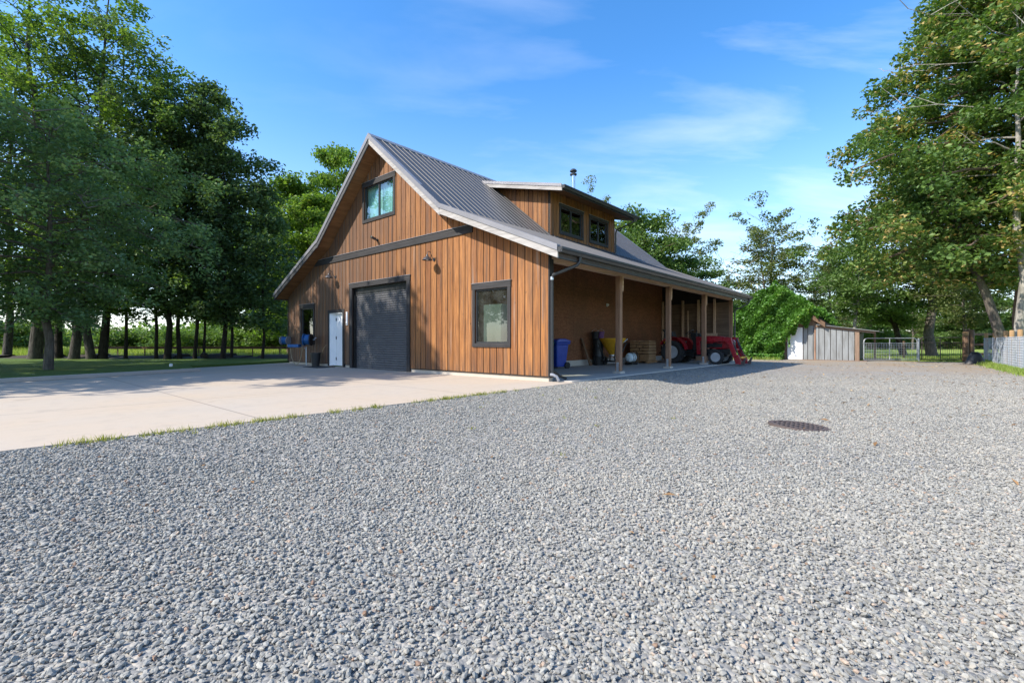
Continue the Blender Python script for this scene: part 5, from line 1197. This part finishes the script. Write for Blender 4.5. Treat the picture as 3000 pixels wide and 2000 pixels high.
P(K3, 1750, 46, (.62, .62, .98), .4, 'airy olive tree showing above the dormer roof by the flue', 'sparse trees behind the shed')
P(K2, 1820, 46, (1.0, 1.0, 1.12), 1.5, 'bright green tree rising beside the right end of the dormer', gr)
P(K2, 1960, 40, (.95, .95, .84), 2.7, 'rounded tree above the middle of the porch gutter', gr); P(K3, 2010, 46, (.72, .72, .84), 1.9, 'olive tree with a bare tip above the porch roof', 'sparse trees behind the shed')
P(K2, 2060, 42, (.72, .72, .66), 4.1, 'low rounded tree where the porch gutter ends', gr); P(K2, 2150, 48, (.8, .8, .42), .2, 'low bushy tree behind the bare dead tree', gr)
P(K3, 2235, 50, (1.2, 1.2, .74), 3.7, 'shorter olive tree left of the shed ridge', 'sparse trees behind the shed'); P(K4, 2385, 54, (.9, .9, 1.0), 1.0, 'bare dead tree right of the shed ridge', None)
P(K2, 2205, 44, (.85, .85, .50), 5.0, 'bushy tree close behind the shed on its left', gr); P(K2, 2345, 56, (1.1, 1.1, .52), 2.2, 'low tree behind the shed ridge on its right', gr)
P(K3, 2345, 60, (.9, .9, .62), 4.4, 'thin grey tree over the right shed slope', 'sparse trees behind the shed')
for pr_, px, dp, ytop, w_, rz, lab, g_ in ((K2, 2455, 72, 778, 1.0, .9, 'mid green tree behind the lean-to roof', gr), (K3, 2505, 64, 820, .9, 1.7, 'olive tree over the ridge of the lean-to roof', 'sparse trees behind the shed'), (K2, 2550, 76, 872, 1.2, 2.1, 'mid green tree above the corner of the lean-to', gr), (K2, 2625, 84, 905, 1.4, 3.0, 'tree behind the steel gate', gr),
        (K3, 2675, 70, 860, .9, 5.5, 'olive tree left of the big pale trunk', 'sparse trees behind the shed'), (K2, 2775, 84, 862, 1.5, 4.7, 'tree right of the big pale trunk', gr), (K3, 2840, 72, 800, 1.0, 2.9, 'olive tree above the orange topped gate post', 'sparse trees behind the shed'), (K2, 2890, 80, 862, 1.5, 1.7, 'tree behind the rail fence', gr), (K2, 2985, 76, 770, 1.6, .3, 'tree behind the far end of the wire fence', gr)):
    H_ = (1000 - ytop) / 1378 * dp + 1.2; P(pr_, px, dp, (w_, w_, H_ / (11.5 if pr_ is K2 else 14.5)), rz, lab, g_)
P(K3, 2430, 50, (.8, .8, .70), 2.5, 'spindly tree with a bare tip left of the big maple', 'sparse trees behind the shed')
for px, dp, sc, rz, lab in ((110, 43, (1.1, 1, 1), 1, 'bramble bush behind the thickest trunk'), (330, 44, (1.2, 1, .9), 2, 'bramble bush behind the twin stems'), (430, 46, (1.2, 1, .85), 3, 'bramble bush above the rail fence'), (540, 44, (1.3, 1, .8), 4, 'bramble bush behind the boulder'),
                             (620, 47, (1.3, 1, .95), 5, 'bramble bush right of the thinnest trunk'), (720, 45, (1.2, 1, .9), .5, 'bramble bush between the last two row trees'), (805, 44, (1.2, 1, 1.0), 1.4, 'bramble bush beside the barn corner')): P(K5, px, dp, sc, rz, lab, gb, -.4)
for px, dp, sc, rz, lab in ((2580, 78, (1.6, 1.2, 1.0), .3, 'low bush behind the left half of the steel gate'), (2665, 80, (1.6, 1.2, .95), 2.3, 'low bush left of the big pale trunk foot'), (2790, 78, (1.7, 1.2, 1.0), 1.3, 'low bush right of the big pale trunk foot'), (2890, 76, (1.7, 1.2, 1.1), 4.3, 'low bush behind the rail fence')): P(K5, px, dp, sc, rz, lab, 'bushes beyond the paddock', -.4)
# big trunk in the paddock, and a leaning one
tree('paddock_tree', 'big tree with a thick pale trunk standing behind the gates', PX(2730, 38, -.27), dict(seed=91, H=16, tr=.37, cr=5.0, z0=5.2, nleaf=20000, leaf=.26, shape='round', nbr=32, clump=.95, bark='bark_grey', lm='leaf_dry', rise=.35, sides=12))
tree('paddock_tree', 'dark tree leaning left behind the steel gate', PX(2648, 40, -.27), dict(seed=92, H=9, tr=.26, cr=4.2, z0=2.8, nleaf=14000, leaf=.24, shape='round', lean=(-.28, 0), nbr=28, clump=.85, bark='bark_dark', lm='leaf_mid', rise=.3))
tree('paddock_tree', 'thin pale tree behind the orange topped gate post', PX(2826, 33, -.27), dict(seed=93, H=7.5, tr=.14, cr=2.6, z0=2.4, nleaf=6000, leaf=.2, shape='round', nbr=22, clump=.7, bark='bark_grey', lm='leaf_dry', rise=.4))
tree('paddock_tree', 'slim pale trunk behind the lean-to roof', PX(2502, 36, -.27), dict(seed=94, H=8.5, tr=.15, cr=3.0, z0=3.4, nleaf=9000, leaf=.22, shape='round', lean=(.04, 0), nbr=24, clump=.8, bark='bark_pale', lm='leaf_mid', rise=.4))
# the big maple at the right edge
tree('big_maple', 'huge spreading maple with yellow seed clusters behind the wire fence', PX(3012, 22.6, -.25), dict(seed=17, H=20, tr=.42, cr=9.3, z0=6.3, nleaf=120000, leaf=.225, shape='dome', nbr=120, clump=.85, bark='bark_mid', lm='leaf_big', lean=(-.01, 0), rise=.28, flat=.65, up=.55, droop=.34, sides=12, tw=.5))
tree('leaning_maple', 'grey trunked maple leaning left out of the foot of the huge maple', PX(2972, 22.0, -.25), dict(seed=18, H=10, tr=.24, cr=3.4, z0=4.2, nleaf=14000, leaf=.22, shape='round', nbr=36, clump=.85, bark='bark_grey', lm='leaf_big', lean=(-.30, .05), rise=.35, flat=.7))
tree('dead_tree', 'bare white limbed dead tree poking out above the huge maple', PX(2985, 20.5, -.25), dict(seed=19, H=16.5, tr=.20, cr=5.5, z0=8.5, nleaf=80, leaf=.15, shape='round', nbr=22, clump=.3, bark='bark_pale', lm='leaf_dry', rise=.55, bare=1.0, lean=(-.03, -.02)))
# trees beside the drive, left of the picture: they shade the apron and the gable
OFF = [(-17.6, 9.3, 14.9, 4.4, 'leaf_mid', 'tree just beyond the left edge of the picture, nearest the drive'), (-23.5, 11.0, 18.6, 5.7, 'leaf_mid', 'tall tree beyond the left edge, second from the drive'), (-26.5, 15.2, 21.5, 4.6, 'leaf_mid', 'tall tree beyond the left edge, closest to the head of the row')]
for i, (x, y, H, cr_, lm_, lab) in enumerate(OFF):
    tree('drive_tree', lab, (x, y, .03), dict(seed=60 + i, H=H, tr=.34, cr=cr_, z0=2.6, nleaf=14000, leaf=.30, shape='column', nbr=46, clump=.8, bark='bark_grey', lm=lm_, rise=.4), group='tall trees along the drive')

# ================================================================== GRASS, STONES, LITTER (stuff)
def stuff(name, v, i, t, mat): o = np_mesh(name, v, 3, i, M[mat], t); return tag(o, kind='stuff')
n = 42000; y = 27 + 24 * rng.uniform(0, 1, n) ** 1.4; x = (rng.uniform(-.02, 840, n) - 1500) / 1378 * y + rng.normal(0, 1, n)
stuff('tall_grass', *blades(np.stack([x, y, np.full(n, -.27)], 1), rng.uniform(.35, .75, n) * (1 + .25 * np.sin(x * .9)), np.full(n, .05), rng.uniform(0, 1, n), .5), 'blade')
n = 30000; y = rng.uniform(28.5, 44, n); x = (rng.uniform(2500, 3150, n) - 1500) / 1378 * y
stuff('paddock_grass', *blades(np.stack([x, y, np.full(n, -.28)], 1), rng.uniform(.05, .18, n), np.full(n, .04), rng.uniform(0, 1, n) ** 1.2, .6), 'blade')
# tufts where the concrete meets the gravel, along the fence, at the vine's foot
bs, hs_, ts = [], [], []
for k in range(150):
    v0 = -1.2 - 7.2 * rng.uniform(0, 1); dens = .5 + .5 * math.sin(v0 * 3.1) * math.sin(v0 * 1.3 + .6)
    if rng.uniform() > dens + .15: continue
    m_ = int(rng.integers(10, 34)); c = WP(-.66 - abs(rng.normal(0, .02)), v0)
    bs.append(np.stack([c.x + rng.normal(0, .05, m_) * U.x * .4 + rng.normal(0, .06, m_) * V.x, c.y + rng.normal(0, .06, m_) * V.y, np.full(m_, -.02)], 1)); hs_.append(rng.uniform(.025, .085, m_)); ts.append(rng.uniform(0, 1, m_))
for k in range(14):
    v0 = rng.uniform(-9, 0); c = WP(-.9 - rng.uniform(0, 3), v0); m_ = 10
    bs.append(np.stack([c.x + rng.normal(0, .03, m_), c.y + rng.normal(0, .03, m_), np.full(m_, float(ground_z(c.x, c.y)))], 1)); hs_.append(rng.uniform(.02, .05, m_)); ts.append(rng.uniform(0, 1, m_))
base = np.concatenate(bs); hh = np.concatenate(hs_); stuff('grass_tufts', *blades(base, hh, np.full(len(hh), .012), np.concatenate(ts), .9), 'tuft')
n = 9000; s_ = rng.uniform(0, 1, n); k_ = (s_ * 6.999).astype(int); fr_ = s_ * 6.999 - k_; A = np.array(fp)[k_]; Bq = np.array(fp)[k_ + 1]; q = A + (Bq - A) * fr_[:, None]
q = q + np.stack([-.84 * np.abs(rng.normal(0, .28, n)), .55 * np.abs(rng.normal(0, .28, n))], 1)
stuff('fence_grass', *blades(np.stack([q[:, 0], q[:, 1], np.full(n, GZ)], 1), rng.uniform(.05, .22, n), np.full(n, .03), rng.uniform(0, .8, n), .6), 'blade')
n = 6000; y_ = rng.uniform(3.9, 9.5, n); d_ = -.4 - np.abs(rng.normal(0, .5, n)); px_ = S0.x + d_ * V.x + y_ * U.x; py_ = S0.y + d_ * V.y + y_ * U.y
stuff('vine_foot_grass', *blades(np.stack([px_, py_, np.full(n, GZ)], 1), rng.uniform(.05, .25, n), np.full(n, .04), rng.uniform(0, .9, n), .6), 'blade')

def stones(n_per, rect_y, verts0, faces0, smin, smax, side, seed):
    g = np.random.default_rng(seed); y0, y1 = rect_y; w1 = 1.10 * y1 + side
    n = int(n_per * (y1 - y0) * 2 * w1); y = g.uniform(y0, y1, n); x = g.uniform(-w1, w1, n)
    u, v = (x - P0.x) * U.x + (y - P0.y) * U.y, (x - P0.x) * V.x + (y - P0.y) * V.y
    ok = (np.abs(x) < 1.10 * y + side) & (u > -9.5) & (u < -.63 - .03 * g.uniform(0, 1, n)) & ((x - dc.x) ** 2 + (y - dc.y) ** 2 > (RG + .005 + .03 * g.uniform(-1, 1, n)) ** 2)
    ok &= g.uniform(0, 1, n) < np.clip((17.0 - y) / 8.0, 0, 1)
    x, y = x[ok], y[ok]; n = len(x); nv = len(verts0[0]); k = g.integers(0, len(verts0), n)
    s = smin + (smax - smin) * g.uniform(0, 1, n) ** 2.1; sc = np.stack([s * g.uniform(.8, 1.45, n), s * g.uniform(.65, 1.0, n), s * g.uniform(.42, .8, n)], 1)
    p = np.array(verts0)[k] * sc[:, None, :]; q = g.normal(size=(n, 4)) * np.array([1, .28, .28, 1.4]); q /= np.linalg.norm(q, axis=1)[:, None]
    w, a, b, c = q.T
    Rm = np.stack([np.stack([1 - 2 * (b * b + c * c), 2 * (a * b - c * w), 2 * (a * c + b * w)], 1), np.stack([2 * (a * b + c * w), 1 - 2 * (a * a + c * c), 2 * (b * c - a * w)], 1), np.stack([2 * (a * c - b * w), 2 * (b * c + a * w), 1 - 2 * (a * a + b * b)], 1)], 1)
    p = np.einsum('nij,nkj->nki', Rm, p); z = gravel_z(x, y) + s * .12 + g.uniform(-.003, .008, n)
    p += np.stack([x, y, z], 1)[:, None, :]
    idx = (np.array(faces0)[None] + (np.arange(n) * nv)[:, None, None]).ravel(); t = np.clip(g.normal(.48, .18, n), 0, .86); odd = g.uniform(0, 1, n) < .06; t[odd] = g.uniform(.86, 1.0, odd.sum())
    return p.reshape(-1, 3), idx, np.repeat(t, nv)
def ico():
    bm = bmesh.new(); bmesh.ops.create_icosphere(bm, subdivisions=1, radius=.5); v = np.array([q.co[:] for q in bm.verts]); f = [[q.index for q in fc.verts] for fc in bm.faces]; bm.free(); return v, f
v0_, f0_ = ico(); var = [v0_ * (1 + rng.normal(0, .13, (len(v0_), 1))) for _ in range(12)]
ov = np.array([(.5, 0, 0), (-.5, 0, 0), (0, .5, 0), (0, -.5, 0), (0, 0, .5), (0, 0, -.5)]); of = [(0, 2, 4), (2, 1, 4), (1, 3, 4), (3, 0, 4), (2, 0, 5), (1, 2, 5), (3, 1, 5), (0, 3, 5)]
ovar = [ov * (1.1 + rng.normal(0, .16, (6, 1))) for _ in range(12)]
a1 = stones(4700, (1.15, 4.2), var, f0_, .009, .032, 2.8, 1); stuff('gravel_stones', *a1, 'stone')
a2 = stones(2300, (4.2, 17.0), ovar, of, .012, .032, 3.0, 2); stuff('gravel_stones', *a2, 'stone')
# dry leaves, bark and straw scattered on the gravel
n = 900; y = 3 + 22 * rng.uniform(0, 1, n) ** .8; x = y * rng.uniform(.3, 1.12, n); u_, v_ = to_uv(x, y); ok = (u_ < -1.0) & (u_ > -9.2) & (rng.uniform(0, 1, n) < np.clip((x + .6 * y - 6) / 18, .03, 1)); x, y = x[ok], y[ok]
pp = np.stack([x, y, gravel_z(x, y) + .025], 1); v1_, i1_, t1_ = leaves(pp, rng.uniform(.04, .14, len(pp)), rng.uniform(0, 1, len(pp)), 3.0, 0, .32)
n = 60; y = rng.uniform(2.2, 9, n); x = y * rng.uniform(-1, 1, n); u_, v_ = to_uv(x, y); ok = u_ < -.8; x, y = x[ok], y[ok]; pp = np.stack([x, y, gravel_z(x, y) + .022], 1)
v2_, i2_, t2_ = leaves(pp, rng.uniform(.025, .05, len(pp)), rng.uniform(.0, .6, len(pp)), 2.0, 0, .7)
stuff('leaf_litter', np.concatenate([v1_, v2_]), np.concatenate([i1_, i2_ + len(v1_)]), np.concatenate([t1_, t2_]), 'litter')
# the far wood and hedge line that closes the fields, one mass a hundred metres and more away
n = 34000; y = rng.uniform(112, 140, n); x = rng.uniform(-190, 210, n); top_ = np.where(x < 20, 3.6, 8.0) + 1.6 * np.sin(x * .13) + 1.1 * np.sin(x * .41 + 1) + .6 * np.sin(x * 1.1)
z = -.3 + np.maximum(top_, 1.5) * rng.uniform(0, 1, n) ** .8
stuff('distant_woods', *leaves(np.stack([x, y, z], 1), rng.uniform(.7, 1.5, n), rng.uniform(0, 1, n), .5, .2, .8), 'leaf_mid')
